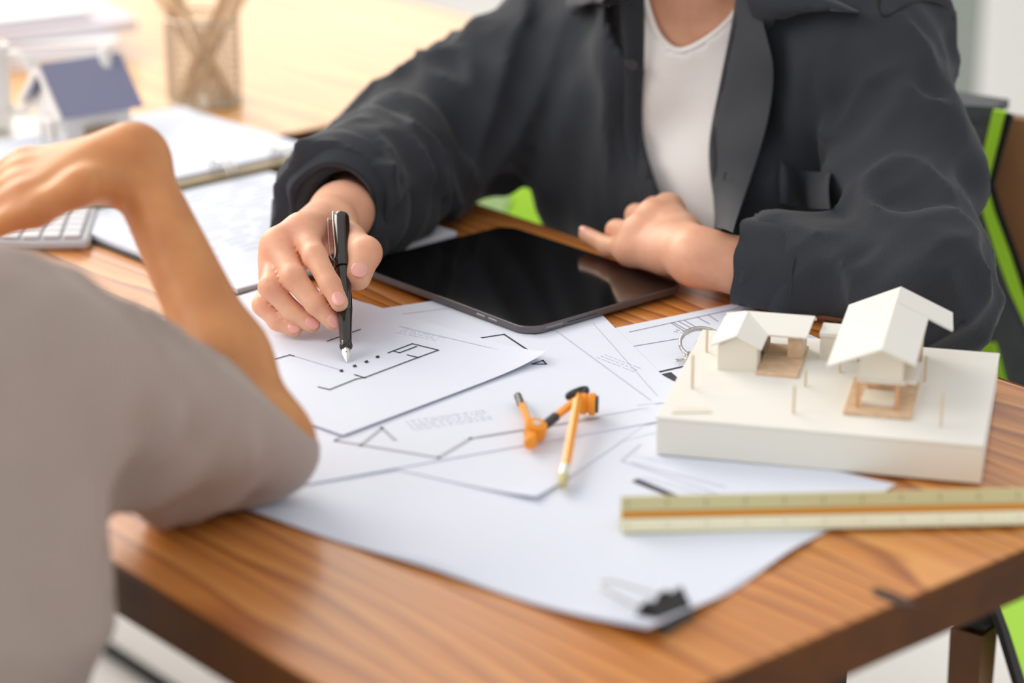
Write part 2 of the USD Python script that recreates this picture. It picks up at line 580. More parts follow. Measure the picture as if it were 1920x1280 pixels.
# right-hand background: a pale pillar and a white cupboard
col = thing('pillar', 'grey-green square pillar behind the right shoulder of the seated person', 'pillar', (.728, 4.33, 0))
obj('shaft', box(.62, 4.24, .08, .837, 4.42, 3.0, .006), 'column_paint', col)
obj('plinth', box(.61, 4.23, 0, .847, 4.43, .08, .006), 'column_paint', col)
cup = thing('cupboard', 'white cupboard far behind the chair at the right edge', 'cupboard', (1.25, 5.0, 0))
obj('body', box(.78, 4.85, .08, 1.9, 5.3, 2.1, .006), 'wall_paint', cup)
obj('plinth', box(.80, 4.88, 0, 1.88, 5.28, .08), 'wall_paint', cup)
for k in range(2):
    d = obj('door', box(.79 + .555 * k, 4.83, .1, 1.335 + .555 * k, 4.849, 2.08, .004), 'frame_white', cup)
hg = thing('tote_bag', 'blurred beige tote bag hanging on the white cupboard at the right edge', 'bag', (1.03, 4.80, 0))
obj('bag', [hull([V(.985 + dx, 4.815 - dy, zz) for dx in (0, .14) for dy in (0, .035) for zz in (.97, 1.2)] + [V(1.0, 4.80, .955), V(1.11, 4.80, .955)])], 'canvas', hg)
obj('strap', [tube(spline([V(1.0, 4.80, 1.19), V(1.02, 4.80, 1.30), V(1.055, 4.80, 1.36), V(1.09, 4.80, 1.30), V(1.11, 4.80, 1.19)], 5), .008, 8)], 'canvas', hg, smooth=60)

# ================================================================ the two tables
TL, TN = V(.648, -.762, 0), V(.762, .648, 0)         # along the main table, and across it away from the camera
TL, TN = unit(TL), unit(TN)
RT = math.atan2(TL[1], TL[0])


def tab(t, n, z=0):
    return TL * t + TN * n + V(0, 0, z)


def table(name, label, cat_label, t0, t1, n0, n1, boards, along_n, top_m, seed, legs, bar=None):
    L, W = t1 - t0, n1 - n0
    x = thing(name, label, 'table', tab(t0, n0), RT, built='local')
    th = .034
    e = .005
    for k in range(boards):
        g = .00015
        if along_n:
            a, b = e + (L - 2 * e) * k / boards, e + (L - 2 * e) * (k + 1) / boards
            q = box(a + g, e + g, TZ - .022, b - g, W - e - g, TZ, .0004)
        else:
            a, b = e + (W - 2 * e) * k / boards, e + (W - 2 * e) * (k + 1) / boards
            q = box(e + g, a + g, TZ - .022, L - e - g, b - g, TZ, .0004)
        obj('plank', q, top_m, x)
    z0, z1 = TZ - .034, TZ - .0003
    for q in (box(0, 0, z0, L, e, z1, .0015), box(0, W - e, z0, L, W, z1, .0015), box(0, e + .0002, z0, e, W - e - .0002, z1, .0015), box(L - e, e + .0002, z0, L, W - e - .0002, z1, .0015)):
        obj('edge_band', q, 'edge_wood', x)
    obj('underlay', box(e + .0002, e + .0002, z0 + .001, L - e - .0002, W - e - .0002, TZ - .0223), 'edge_wood', x)
    for lx, ly in legs:
        obj('leg', box(lx - .02, ly - .02, 0, lx + .02, ly + .02, z0 - .0005, .002), 'black_steel', x)
    if bar:
        obj('stretcher', box(*bar, .002), 'black_steel', x)
    return x


T0, T1, N0, N1 = -2.066, -.876, .720, 1.432
LT, WT = T1 - T0, N1 - N0
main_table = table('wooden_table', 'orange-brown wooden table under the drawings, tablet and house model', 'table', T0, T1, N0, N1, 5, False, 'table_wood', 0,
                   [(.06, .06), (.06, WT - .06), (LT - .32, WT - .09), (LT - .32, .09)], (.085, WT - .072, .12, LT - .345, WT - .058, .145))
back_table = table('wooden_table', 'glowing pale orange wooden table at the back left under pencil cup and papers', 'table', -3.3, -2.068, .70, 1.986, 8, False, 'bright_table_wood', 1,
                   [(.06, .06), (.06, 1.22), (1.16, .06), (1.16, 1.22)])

kq = on(1672, 1120)
kt, kn_ = (kq - TL * T0 - TN * N0) @ TL, (kq - TL * T0 - TN * N0) @ TN
obj('knot', [loft([np.array([(kt + (.0165 + .003 * math.sin(3 * a)) * math.cos(a) * f_, kn_ + (.0075 + .001 * math.cos(2 * a)) * math.sin(a) * f_, TZ + z_) for a in np.linspace(0, 2 * np.pi, 25)[:-1]]) for f_, z_ in ((1, -.001), (1, .0001), (.9, .0002))])], 'knot', main_table)

for q in (box(.0805, .700, 0, 1.1395, .712, .016, .002), box(.0495, .0805, 0, .0705, 1.1995, .032, .002), box(1.1495, .0805, 0, 1.1705, 1.1995, .032, .002)):
    obj('foot_rail', q, 'black_steel', back_table)

# ================================================================ papers
def sheet(name, label, cat, corner, da, la, lb, h, curl=0.0, n=14, th=.0006, seed=0, m='paper', flip=1, wave=0.0):
    """a sheet with one corner at `corner` (xy), first side along angle da (rad), second side 90 degrees on (flip = +1 or -1)"""
    ea = V(math.cos(da), math.sin(da))
    eb = V(-ea[1], ea[0]) * flip
    x = thing(name, label, cat, (*corner, TZ + h), group='drawing sheets spread on the table')
    u, v = np.meshgrid(np.linspace(0, 1, n), np.linspace(0, 1, n), indexing='ij')
    xy = V(*corner) + (u * la)[..., None] * ea + (v * lb)[..., None] * eb
    z = np.full(u.shape, TZ + h)
    if curl:
        z = z + curl * ((1 - u) ** 12 * (1 - v) ** 9)
    if wave:
        z = z + wave * (1 - v) ** 6 * (.5 + .5 * np.sin(u * 17 + 1.0)) + wave * .8 * (1 - u) ** 8 * (.5 + .5 * np.sin(v * 15))
    top = np.concatenate([xy, z[..., None]], -1).reshape(-1, 3)
    bot = top - V(0, 0, th)
    f, o = [], n * n
    for i in range(n - 1):
        for j in range(n - 1):
            a, b, c, d = i * n + j, (i + 1) * n + j, (i + 1) * n + j + 1, i * n + j + 1
            f += [(a, b, c), (a, c, d), (o + a, o + c, o + b), (o + a, o + d, o + c)]
    e = [i * n for i in range(n)] + [(n - 1) * n + j for j in range(1, n)] + [i * n + n - 1 for i in range(n - 2, -1, -1)] + list(range(n - 2, 0, -1))
    for a, b in zip(e, e[1:] + e[:1]):
        f += [(a, o + a, b), (b, o + a, o + b)]
    mm = tm(np.vstack([top, bot]), f)
    mm.fix_normals()
    obj('page', mm, m, x)
    return x, TZ + h


def strokes(segs, w, z, hgt=.00012):
    """printed lines: thin flat strips between points (x, y)"""
    out = []
    for a, b in segs:
        a, b = V(*a[:2]), V(*b[:2])
        d = unit(b - a)
        nn = V(-d[1], d[0]) * w / 2
        a, b = a - d * w / 2, b + d * w / 2
        out.append(prism([a - nn, b - nn, b + nn, a + nn], z, z + hgt))
    return out


def pl(pts, z=0):
    q = [on(u, v, z)[:2] for u, v in pts]
    return list(zip(q[:-1], q[1:]))


def scribble(u0, v0, u1, v1, rows, z, seed, w=.0005):
    """rows of small pale marks: lettering too small to read"""
    rg = random.Random(seed)
    a, b = on(u0, v0, z - TZ)[:2], on(u1, v1, z - TZ)[:2]
    d = unit(b - a)
    nn = V(d[1], -d[0])
    out = []
    L = np.linalg.norm(b - a)
    for r in range(rows):
        t = 0
        while t < L:
            l = rg.uniform(.001, .004)
            p = a + d * t + nn * r * .0045
            out.append((p, p + d * l))
            t += l + rg.uniform(.001, .0035)
    return strokes(out, w, z)


# the bottom sheets: one clipped pad of three large drawings
K = on(1215, 1205)[:2]
da3 = math.atan2(.597, -.802)
pad = None
for k, (lab, dx, dr, h) in enumerate([('lowest large white drawing sheet of the clipped pad, edge just showing beside the pad', .003, .014, .0006),
                                       ('middle large white drawing sheet of the clipped pad, peeping out at its right edge', .0015, .006, .0011),
                                       ('large white drawing sheet on top of the clipped pad nearest the viewer', 0, 0, .0016)]):
    s, zz = sheet('drawing_sheet', lab, 'drawing', K + V(dx, dx * .4), da3 - dr, .42, .297, h, curl=.006, wave=.004 - .001 * k, flip=-1, n=30)
top_pad, zp = s, TZ + .0016
ink = strokes(pl([(1196, 907), (1262, 934)]), .006, zp + .0005)
obj('printed_bar', ink, 'ink', top_pad)
obj('printed_lines', strokes(pl([(1165, 868), (1345, 930)]) + pl([(1165, 868), (1200, 838)]) + pl([(1185, 872), (1360, 918)]), .0007, zp + .0005) + scribble(1205, 893, 1330, 925, 2, zp + .0005, 3) + scribble(1190, 852, 1260, 870, 1, zp + .0005, 8), 'pale_ink', top_pad)

# sheet C under the house model, at the right
cC = on(1386, 571)[:2]
sC, zC = sheet('drawing_sheet', 'white drawing sheet with title block lines behind the house model, under the key ring', 'drawing', cC, math.atan2(-.066, -.108), .297, .21, .0020, flip=1)
obj('printed_lines', strokes(pl([(1186, 654), (1282, 638)]) + pl([(1180, 627), (1262, 609), (1385, 582)]) + pl([(1258, 610), (1290, 630)]) + pl([(1262, 609), (1296, 628)]) + pl([(1272, 607), (1304, 624)]) + pl([(1283, 605), (1312, 622)]) + pl([(1307, 599), (1330, 612)]) + pl([(1328, 595), (1346, 607)]), .0006, zC + .0003)
    + scribble(1268, 618, 1290, 622, 2, zC + .0003, 5), 'grey_ink', sC)
obj('printed_plan', strokes(pl([(1236, 702), (1280, 692)]), .0022, zC + .0003) + [prism([on(1240, 702, .002)[:2], on(1258, 698, .002)[:2], on(1270, 708, .002)[:2], on(1266, 716, .002)[:2]], zC + .0003, zC + .00042)], 'ink', sC)

# sheet B2
cB2 = on(1127, 594)[:2]
sB2, zB2 = sheet('drawing_sheet', 'white drawing sheet half under the near corner of the tablet, with one thin border line', 'drawing', cB2, math.radians(-74), .21, .297, .0028, flip=-1)
obj('printed_lines', strokes(pl([(1112, 612), (1232, 748)]), .0006, zB2 + .0002) + scribble(1135, 665, 1200, 690, 3, zB2 + .0002, 11), 'pale_ink', sB2)

# sheet B1
cB0 = on(1004, 944)[:2]
sheet('drawing_sheet', 'white drawing sheet with one corner pointing to the viewer beside the pencil eraser', 'drawing', cB0, math.radians(150), .297, .205, .0024, curl=.003, flip=-1)
cB1 = on(1238, 796)[:2]
dB1 = math.atan2(-.065, -.136)
sB1, zB1 = sheet('drawing_sheet', 'white drawing sheet under the orange compass, with the corner of a plan by the tablet', 'drawing', cB1, dB1, .36, .328, .0032, flip=-1, n=18)
obj('printed_lines', strokes(pl([(1040, 625), (1219, 757)]) + pl([(738, 598), (842, 585)]) + pl([(895, 828), (1215, 772)]), .0006, zB1 + .0003)
    + scribble(760, 790, 900, 770, 5, zB1 + .0003, 21), 'pale_ink', sB1)
obj('printed_plan', strokes(pl([(900, 641), (945, 634), (990, 664), (984, 667)]), .0016, zB1 + .0003) + strokes(pl([(998, 690), (1018, 683), (1024, 690), (998, 690)]), .0012, zB1 + .0003), 'ink', sB1)
obj('printed_outline', strokes(pl([(563, 787), (648, 818), (630, 834), (822, 866), (882, 830), (1120, 792)]) + pl([(676, 843), (716, 810), (740, 832)]), .0028, zB1 + .0003), 'light_ink', sB1)

# sheet A, on top, the one being written on
Ka = on(1025, 683)[:2]
sA, zA = sheet('floor_plan', 'top white floor plan sheet under the nib of the fountain pen', 'drawing', Ka, math.atan2(.675, -.738), .297, .222, .0052, curl=.006, flip=1, n=30, th=.0003)
h = zA - TZ
obj('printed_plan', strokes(pl([(597, 726), (618, 731), (668, 711), (685, 708), (783, 671), (822, 657), (773, 645), (728, 662)], h) + pl([(684, 709), (665, 703)], h) + pl([(785, 671), (764, 666)], h)
    + pl([(739, 659), (749, 662), (781, 650)], h) + pl([(515, 674), (543, 666), (551, 668)], h) + pl([(614, 640), (676, 618)], h), .0011, zA + .0005)
    + [prism([on(u - 4, v - 1, h)[:2], on(u + 2, v - 3, h)[:2], on(u + 4, v + 1, h)[:2], on(u - 2, v + 2, h)[:2]], zA + .0005, zA + .00062) for u, v in ((640, 696), (665, 687), (687, 679), (708, 670))], 'ink', sA)
obj('printed_line', strokes(pl([(551, 668), (638, 694)], h), .0005, zA + .0005), 'light_ink', sA)
obj('printed_line', strokes(pl([(748, 612), (995, 671)], h), .0005, zA + .0005), 'pale_ink', sA)
tag(obj('printed_lettering', scribble(757, 617, 830, 632, 3, zA + .0005, 31), 'pale_ink', sA), kind='stuff')


# ================================================================ tablet
tablet = thing('tablet', 'dark tablet computer with black glossy screen lying between the two hands', 'tablet', (.0043, 1.9943, TZ + .0036), math.radians(131.2 - 90), built='local')
TWd, TLn, TH = .1815, .2345, .0064
lp = lambda ins, z: np.column_stack([rounded(TWd - 2 * ins, TLn - 2 * ins, .0175 - ins), np.full(44, z)])
obj('body', loft([lp(.0012, 0), lp(.0003, .0004), lp(0, .0011), lp(0, TH - .0009), lp(.0004, TH - .0002), lp(.0009, TH)]), 'tablet_metal', tablet, smooth=40)
obj('screen', loft([lp(.0011, TH - .0004), lp(.0011, TH + .0001), lp(.0014, TH + .00022)]), 'tablet_glass', tablet, smooth=40)
xs, yn = TWd / 2, -TLn / 2            # +x edge: right; -y edge: top of the device with its grille (towards the near corner)
for yy in (-.073, -.058):
    obj('volume_button', box(-xs - .0004, yy - .0055, .0022, -xs + .0006, yy + .0055, .0043, .0004), 'tablet_button', tablet)
obj('power_button', box(-.072, yn - .0004, .0022, -.053, yn + .0006, .0043, .0004), 'tablet_button', tablet)
holes = []
for k in range(15):
    c = lathe([(0.0, -.0001), (.0006, -.0001), (.0006, .0004), (0, .0004)], 8, (-.047 + k * .0022, yn - .0002, .0032), (0, 1, 0))
    holes.append(c)
o = obj('speaker_grille', holes, 'black_hole', tablet)

# ================================================================ fountain pen
nib = on(650, 681, h) + V(0, 0, .0006)
PD = unit(V(-.012, .139, .078))
pen = thing('fountain_pen', 'black fountain pen with silver wire clip held upright in the writing hand', 'pen', nib)
_, pu, pv = frame_of(PD, (0, 0, 1))
ax = lambda s: nib + PD * s
obj('nib', [hull([ax(0) + pv * .0002, ax(0) - pv * .0002, ax(0) + pu * .0004, ax(.009) + pv * .0032, ax(.009) - pv * .0032, ax(.009) + pu * .0016, ax(.018) + pv * .0032, ax(.018) - pv * .0032, ax(.018) + pu * .0026, ax(.018) - pu * .001])], 'nib_steel', pen)
obj('feed', [tube([ax(.004) - pu * .001, ax(.018) - pu * .001], [.0008, .0026], 10)], 'pen_black', pen)
obj('nib_hole', lathe([(0, 0), (.0005, 0), (.0005, .0006), (0, .0006)], 8, ax(.010) + pu * .0012, pu), 'black_hole', pen)
obj('grip', lathe([(0, .0150), (.0040, .0150), (.0050, .0158), (.0054, .0175), (.0050, .0190), (.0048, .021), (.0052, .032), (.0058, .045), (.0061, .052), (0, .052)], 36, nib, PD, .92), 'pen_black', pen, smooth=40)
obj('barrel', lathe([(0, .0522), (.0062, .0522), (.0064, .056), (.0063, .100), (.0058, .118), (0, .118)], 36, nib, PD, .93), 'pen_black', pen, smooth=40)
obj('cap', lathe([(0, .1005), (.0060, .1000), (.0071, .1003), (.0072, .103), (.0071, .150), (.0068, .1585), (.0060, .1605), (0, .1610)], 40, nib, PD), 'pen_black', pen, smooth=40)
cdir = unit(-.80 * V(1, 0, 0) + .62 * V(0, -CP, SP))
cdir = unit(cdir - PD * (cdir @ PD))
cw = unit(np.cross(PD, cdir))
P = lambda s, o_, w_: ax(s) + cdir * o_ + cw * w_
obj('clip', [tube(spline([P(.157, .0055, .0045), P(.1575, .0085, .0045), P(.154, .0098, .0046), P(.135, .0096, .0046), P(.120, .0090, .0046), P(.113, .0084, .0036), P(.1085, .0078, 0), P(.113, .0084, -.0036), P(.120, .0090, -.0046), P(.135, .0096, -.0046), P(.154, .0098, -.0046), P(.1575, .0085, -.0045), P(.157, .0055, -.0045)], 5), .00062, 8)], 'steel', pen, smooth=60)

# ================================================================ pencil compass and its pencil
zc = TZ + .0036
def q3(u, v, hh):
    return on(u, v, zc - TZ + hh)
comp = thing('compass', 'orange drawing compass lying open on the drawings', 'compass', (*q3(1003, 808, 0)[:2], zc))
hA, hB = q3(993, 797, .009), q3(972, 745, .006)
dA = unit(hB - hA)
L = np.linalg.norm(hB - hA)
def bar(a, b, w, hgt, bev=.0006):
    d, s_, t_ = frame_of(np.asarray(b) - np.asarray(a), (0, 0, 1))
    pts = []
    for e, end in ((a, 1), (b, -1)):
        for i in (-1, 1):
            for j in (-1, 1):
                pts += [e + s_ * (hgt / 2 - bev) * i + t_ * w / 2 * j, e + s_ * hgt / 2 * i + t_ * (w / 2 - bev) * j]
    return hull(pts)
obj('needle_leg', [bar(hA, hA + dA * L * .78, .0046, .0046)], 'orange_paint', comp)
obj('lead_holder', [tube([hA + dA * L * .72, hA + dA * L * 1.06], .0030, 14)], 'lead_grey', comp, smooth=40)
off = V(.004, .0005, .001)
obj('needle', [tube([hA + off, hA + dA * L * .8 + off], .0006, 8)], 'steel', comp)
obj('thumb_screw', [lathe([(0, -.002), (.0022, -.002), (.0022, .002), (0, .002)], 12, hA + dA * .004 + off, (0, 0, 1))], 'black_plastic', comp)
hc = q3(1004, 806, .0075)
prof = [(0, -.0062), (.0070, -.0060), (.0082, -.0040), (.0082, .0040), (.0072, .0058), (.0030, .0061), (0, .0061)]
obj('hinge_head', [lathe(prof, 28, hc, (.15, -.2, 1)), bar(hc + V(-.002, -.004, -.001), hc + V(-.0035, -.020, -.002), .0075, .0075, .0015), lathe([(0, -.003), (.0042, -.003), (.0047, -.0015), (.0047, .003), (.0035, .0045), (0, .0045)], 24, hc + V(-.0036, -.019, -.0018), (-.1, -1, .1))], 'orange_plastic', comp, smooth=35)
obj('hinge_cap', [lathe([(0, 0), (.003, 0), (.003, .0006), (0, .0006)], 16, hc + V(.001, -.0012, .0059), (.15, -.2, 1))], 'brass' if 'brass' in M else 'ferrule', comp)
g0, g1 = q3(1018, 800, .008), q3(1072, 757, .013)
gd = unit(g1 - g0)
obj('pencil_leg', [bar(g0 + gd * .018, g0 + gd * .05, .0050, .0050)], 'orange_paint', comp)
obj('leg_sleeve', [bar(g0 - gd * .001, g0 + gd * .018, .0060, .0060, .001)], 'black_plastic', comp)
gk = q3(1092, 757, .012)
obj('pencil_clamp', [tube(spline([g0 + gd * .046, g0 + gd * .058 + V(0, .004, .002), gk + V(-.009, .008, .004), gk + V(-.002, .008, .005)], 5), .0028, 10)], 'black_plastic', comp, smooth=40)
kn = q3(1101, 757, .010)
kx = unit(V(1, -.12, 0))
obj('clamp_knob', [lathe([(0, -.006), (.0070, -.0058), (.0080, -.0045), (.0080, -.001), (.0066, -.0003), (.0066, .001), (.0084, .0018), (.0084, .0055), (.0074, .0064), (0, .0064)], 26, kn, kx)], 'orange_plastic', comp, smooth=35)
obj('knob_end', [lathe([(0, .0063), (.0064, .0063), (.0064, .0082), (0, .0085)], 22, kn, kx)], 'black_plastic', comp, smooth=35)

p0, p1 = q3(1086, 733, .018), q3(1054, 911, .004)
pd = unit(p1 - p0)
PL = np.linalg.norm(p1 - p0)
pencil = thing('pencil', 'short orange pencil with white eraser end clamped in the compass', 'pencil', (*p1[:2], zc))
def along(prof, n=6):
    return lathe([(r, s * 1.0) for r, s in prof], n, p0, pd)
obj('shaft', along([(0, .017), (.0036, .0165), (.0036, PL - .026), (0, PL - .026)]), 'orange_paint', pencil)
obj('sharpened_tip', along([(0, .003), (.0010, .003), (.0033, .0166), (0, .0166)], 18), 'orange_paint', pencil)
obj('lead', along([(0, 0), (.0010, .0032), (0, .0032)], 10), 'lead_grey', pencil)
obj('ferrule', along([(0, PL - .0262), (.0041, PL - .0262), (.0043, PL - .024), (.0040, PL - .021), (.0042, PL - .018), (.0041, PL - .013), (0, PL - .013)], 20), 'ferrule', pencil, smooth=40)
obj('eraser', along([(0, PL - .0132), (.0039, PL - .0132), (.0038, PL - .003), (.0028, PL), (0, PL)], 18), 'eraser', pencil, smooth=40)

# ================================================================ triangular scale rule
r0, r1 = on(1167, 1000, .003), on(1925, 984, .003)
rd = unit(V(r1[0] - r0[0], r1[1] - r0[1], 0))
rn = V(-rd[1], rd[0], 0)
rul = thing('scale_ruler', 'cream triangular scale rule with an orange stripe at the lower right', 'ruler', (*r0[:2], TZ + .0022), math.atan2(rd[1], rd[0]), built='local')
LR, S = .3, .0262
H3 = S * math.sqrt(3) / 2
A_, B_, C_ = V(0, 0), V(S, 0), V(S / 2, H3)
def face_pts(a, b, nrm):
    """edge fins with a groove in between; points along face from a to b"""
    d = b - a
    return [a + d * .05, a + d * .40 + nrm * -.0012, a + d * .44 + nrm * -.0030, a + d * .56 + nrm * -.0030, a + d * .60 + nrm * -.0012, a + d * .95]
tri = []
for a, b in ((C_, A_), (A_, B_), (B_, C_)):
    nrm = V((b - a)[1], -(b - a)[0]) / S
    if nrm @ (V(S / 2, H3 / 3) - a) > 0:
        nrm = -nrm
    tri += face_pts(a, b, nrm)
loops = [np.column_stack([np.full(len(tri), x), np.array(tri)]) for x in (0, LR)]
obj('body', loft(loops), 'scale_plastic', rul)
fn = V(-math.sqrt(3) / 2, .5)
def facestrip(f0, f1, x0, x1, lift, dep0=0.0, dep1=0.0):
    """a thin strip on the front face between fractions f0 and f1 counted from the top edge"""
    a, b = C_ + (A_ - C_) * f0 + fn * dep0, C_ + (A_ - C_) * f1 + fn * dep1
    pts = []
    for q in (a, b):
        for x in (x0, x1):
            pts += [(x, *(q + fn * lift)), (x, *(q - fn * .0002))]
    return hull(pts)
obj('groove_stripe', facestrip(.425, .575, .0004, LR - .0004, .0016, -.0029, -.0029), 'scale_groove', rul)
obj('lower_scale', facestrip(.605, .94, .0004, LR - .0004, .0003, -.0011, 0), 'scale_plastic_light', rul)
ticks = []
for k in range(56):
    x = .004 + k * .0052
    ticks.append(facestrip(.06, .14 + .16 * (k % 5 == 0), x, x + (.0003 if k % 5 else .0007), .0003, -.0004, -.0008))
    ticks.append(facestrip(.80 - .08 * (k % 5 == 0), .92, x, x + .0003, .0006, -.0004, 0))
obj('tick_marks', ticks, 'tick', rul)

# ================================================================ binder clip on the pad corner
cl = K + V(-.802, .597) * .012 + V(.598, .80) * .030
clip = thing('binder_clip', 'small black binder clip holding the near corner of the large drawings', 'clip', (*cl, TZ + .003), math.atan2(.80, .598), built='local')
# local x along the right edge of the pad, y outwards over the table is negative
w = .034
obj('clip_body', [loft([np.array([(x, -.016, -.0026), (x, -.005, .015), (x, .004, .0062), (x, .0045, .0045), (x, -.0040, .0125), (x, -.0142, -.0026)]) for x in (-w / 2, w / 2)])], 'clip_black', clip)
obj('wire_handle', [tube(spline([(-.011, .003, .007), (-.0105, .010, .0074), (-.0075, .030, .0090), (-.005, .040, .0096), (0, .043, .0098), (.005, .040, .0096), (.0075, .030, .0090), (.0105, .010, .0074), (.011, .003, .007)], 5), .0009, 8)], 'steel', clip, smooth=60)
obj('clip_roll', [tube([(-w / 2, .004, .0062), (w / 2, .004, .0062)], .0018, 10), tube([(-.013, .003, .0085), (-.006, .003, .0088)], .0030, 10), tube([(.006, .003, .0088), (.013, .003, .0085)], .0030, 10)], 'clip_black', clip, smooth=40)

# ================================================================ key ring
kc = on(1318, 677, .003)
kr = thing('key_ring', 'steel key ring with chain links lying on the drawing beside the house model', 'key ring', (*kc[:2], TZ + .0024))
th = np.linspace(0, 2 * np.pi, 49)[:-1]
kz = TZ + .0042
kq_ = V(kc[0], kc[1], TZ + .0040) + .0172 * V(0, .9, .43)
rg_ = [kq_ + .0172 * (V(1, 0, 0) * math.cos(t) + V(0, .9, .43) * math.sin(t)) for t in th]
obj('split_ring', [tube(rg_, .0013, 10, closed=True), tube([p + V(0, -.0008, .0017) for p in rg_], .0013, 10, closed=True)], 'steel', kr, smooth=60)
def link(c, d, l=.0062, w_=.0032, r=.0008, tilt=0.0):
    d = unit(d)
    s_ = unit(np.cross(V(0, 0, 1), d)) * math.cos(tilt) + V(0, 0, 1) * math.sin(tilt)
    return tube([V(*c) + d * l * math.cos(t) + s_ * w_ * math.sin(t) for t in np.linspace(0, 2 * np.pi, 25)[:-1]], r, 8, closed=True)
l0, l1, l2 = on(1291, 664, .006), on(1286, 670, .006), on(1277, 675, .005)
for c, d, t in ((l0, (.4, .5, 0), .2), (l1, (-.2, -1, 0), 1.0), (l2, (-1, -.3, 0), .1)):
    obj('chain_link', link(c, d, tilt=t, l=.0048, w_=.0028), 'steel', kr, smooth=60)
obj('swivel', [tube(spline([on(1296, 668, .007), on(1302, 652, .009), on(1308, 640, .010), on(1304, 650, .011), on(1298, 664, .008)], 4), .0011, 8, closed=False)], 'steel', kr, smooth=60)

# ================================================================ architectural model
FL = on(1232, 781, .031)
em = thing('house_model', 'white architectural model of two gabled houses on a thick white base', 'model', (FL[0], FL[1], TZ + .0026), math.radians(-13.9), built='local')
BW, BD, BH = .2278, .1938, .0284
obj('base', box(0, 0, 0, BW, BD, BH - .0022), 'model_board', em)
obj('base_top', box(-.0004, -.0004, BH - .002, BW + .0004, BD + .0004, BH, .0003), 'model_board', em)
Z = BH
def slab(pts, t=.0016):
    """a thin card from 4 corner points (top side), t thick downwards along its normal"""
    p = np.array(pts, float)
    nn = unit(np.cross(p[1] - p[0], p[2] - p[0]))
    if nn[2] < 0:
        nn = -nn
    return hull(np.vstack([p, p - nn * t]))
# house one: front block with gable, wing behind to the right
def P3(x, y, z):
    return V(x, y, Z + z)
def gable(x0, x1, y, zl, zr_, xm, zm, t=.0014):
    return prism3([(x0, 0), (x1, 0), (x1, zr_), (xm, zm), (x0, zl)], y, t)
def prism3(xz, y, t, z0=0.0):
    loops = [np.array([(x, yy, Z + z0 + zz) for x, zz in xz]) for yy in (y, y + t)]
    return loft(loops)
obj('front_wall', gable(.0257, .0551, .106, .0195, .0195, .0395, .0262), 'model_card', em)
obj('side_wall', box(.0537, .1076, Z, .0551, .124, Z + .019), 'model_card', em)
obj('side_wall', box(.0257, .1076, Z, .0271, .170, Z + .019), 'model_card', em)
obj('back_wall', box(.0273, .1690, Z, .0560, .1702, Z + .019), 'model_card', em)
obj('door_post', box(.0539, .1245, Z, .0549, .1275, Z + .0185), 'model_dark', em)
obj('inner_wall', box(.0552, .142, Z + .0026, .0566, .168, Z + .019), 'model_dark', em)
obj('deck', box(.0553, .1010, Z, .0862, .1376, Z + .0022, .0002), 'model_wood', em)
obj('deck', box(.0552, .1378, Z, .0862, .1690, Z + .0024, .0002), 'model_wood', em)
obj('wing_wall', box(.0735, .1385, Z + .0026, .0846, .1398, Z + .0195), 'model_wood', em)
obj('wing_wall', box(.0834, .1400, Z + .0026, .0846, .168, Z + .0195), 'model_card', em)
obj('roof_panel', slab([P3(.0205, .1035, .0205), P3(.0395, .1035, .0292), P3(.0395, .162, .0292), P3(.0205, .172, .0205)]), 'model_board', em)
obj('roof_panel', slab([P3(.0590, .1035, .0203), P3(.0397, .1035, .0292), P3(.0397, .160, .0292), P3(.0590, .139, .0203)]), 'model_board', em)
obj('roof_panel', slab([P3(.0592, .1345, .0208), P3(.0880, .1345, .0208), P3(.0905, .160, .0298), P3(.0400, .160, .0298)]), 'model_board', em)
obj('roof_panel', slab([P3(.0380, .1602, .0298), P3(.0905, .1602, .0298), P3(.0905, .174, .0232), P3(.0210, .174, .0222)]), 'model_board', em)
# box between the houses
obj('small_block', box(.0966, .1480, Z, .1250, .170, Z + .0180), 'model_card', em)
obj('block_roof', box(.0960, .1470, Z + .0182, .1256, .171, Z + .0215, .0003), 'model_board', em)
# house two on posts
obj('deck', box(.1272, .0350, Z, .1752, .1088, Z + .0026, .0002), 'model_wood', em)
obj('step', box(.1385, .0500, Z + .0028, .1615, .0760, Z + .0060, .0002), 'model_card', em)
for px_, py_ in ((.1362, .0478), (.1637, .0470), (.1362, .1000), (.1637, .1000)):
    obj('post', box(px_ - .0014, py_ - .0014, Z + .0028, px_ + .0014, py_ + .0014, Z + .0205), 'model_post', em)
obj('lower_wall', box(.1390, .0860, Z + .0028, .1615, .0872, Z + .0205), 'model_wood', em)
obj('upper_floor', box(.1345, .0500, Z + .0206, .1690, .150, Z + .0222), 'model_board', em)
obj('balcony', box(.1692, .0540, Z + .0206, .1765, .098, Z + .0220), 'model_board', em)
obj('front_wall', prism3([(.1358, 0), (.1668, 0), (.1668, .0178), (.1515, .0248), (.1358, .0186)], .0510, .0014, .0224), 'model_card', em)
obj('side_wall', box(.1654, .0526, Z + .0224, .1668, .150, Z + .0395), 'model_wood', em)
obj('side_wall', box(.1358, .0526, Z + .0224, .1372, .150, Z + .0400), 'model_card', em)
obj('back_wall', box(.1374, .1480, Z + .0224, .1652, .1500, Z + .0400), 'model_card', em)
obj('rear_block', box(.1400, .1510, Z, .1660, .178, Z + .030), 'model_card', em)
obj('bay', box(.1672, .110, Z + .010, .1740, .140, Z + .0300), 'model_dark', em)
obj('roof_panel', slab([P3(.1135, .0430, .0335), P3(.1515, .0430, .0492), P3(.1515, .188, .0492), P3(.1135, .182, .0335)]), 'model_board', em)
obj('roof_panel', slab([P3(.1760, .0450, .0385), P3(.1518, .0430, .0492), P3(.1518, .150, .0492), P3(.1760, .150, .0385)]), 'model_board', em)
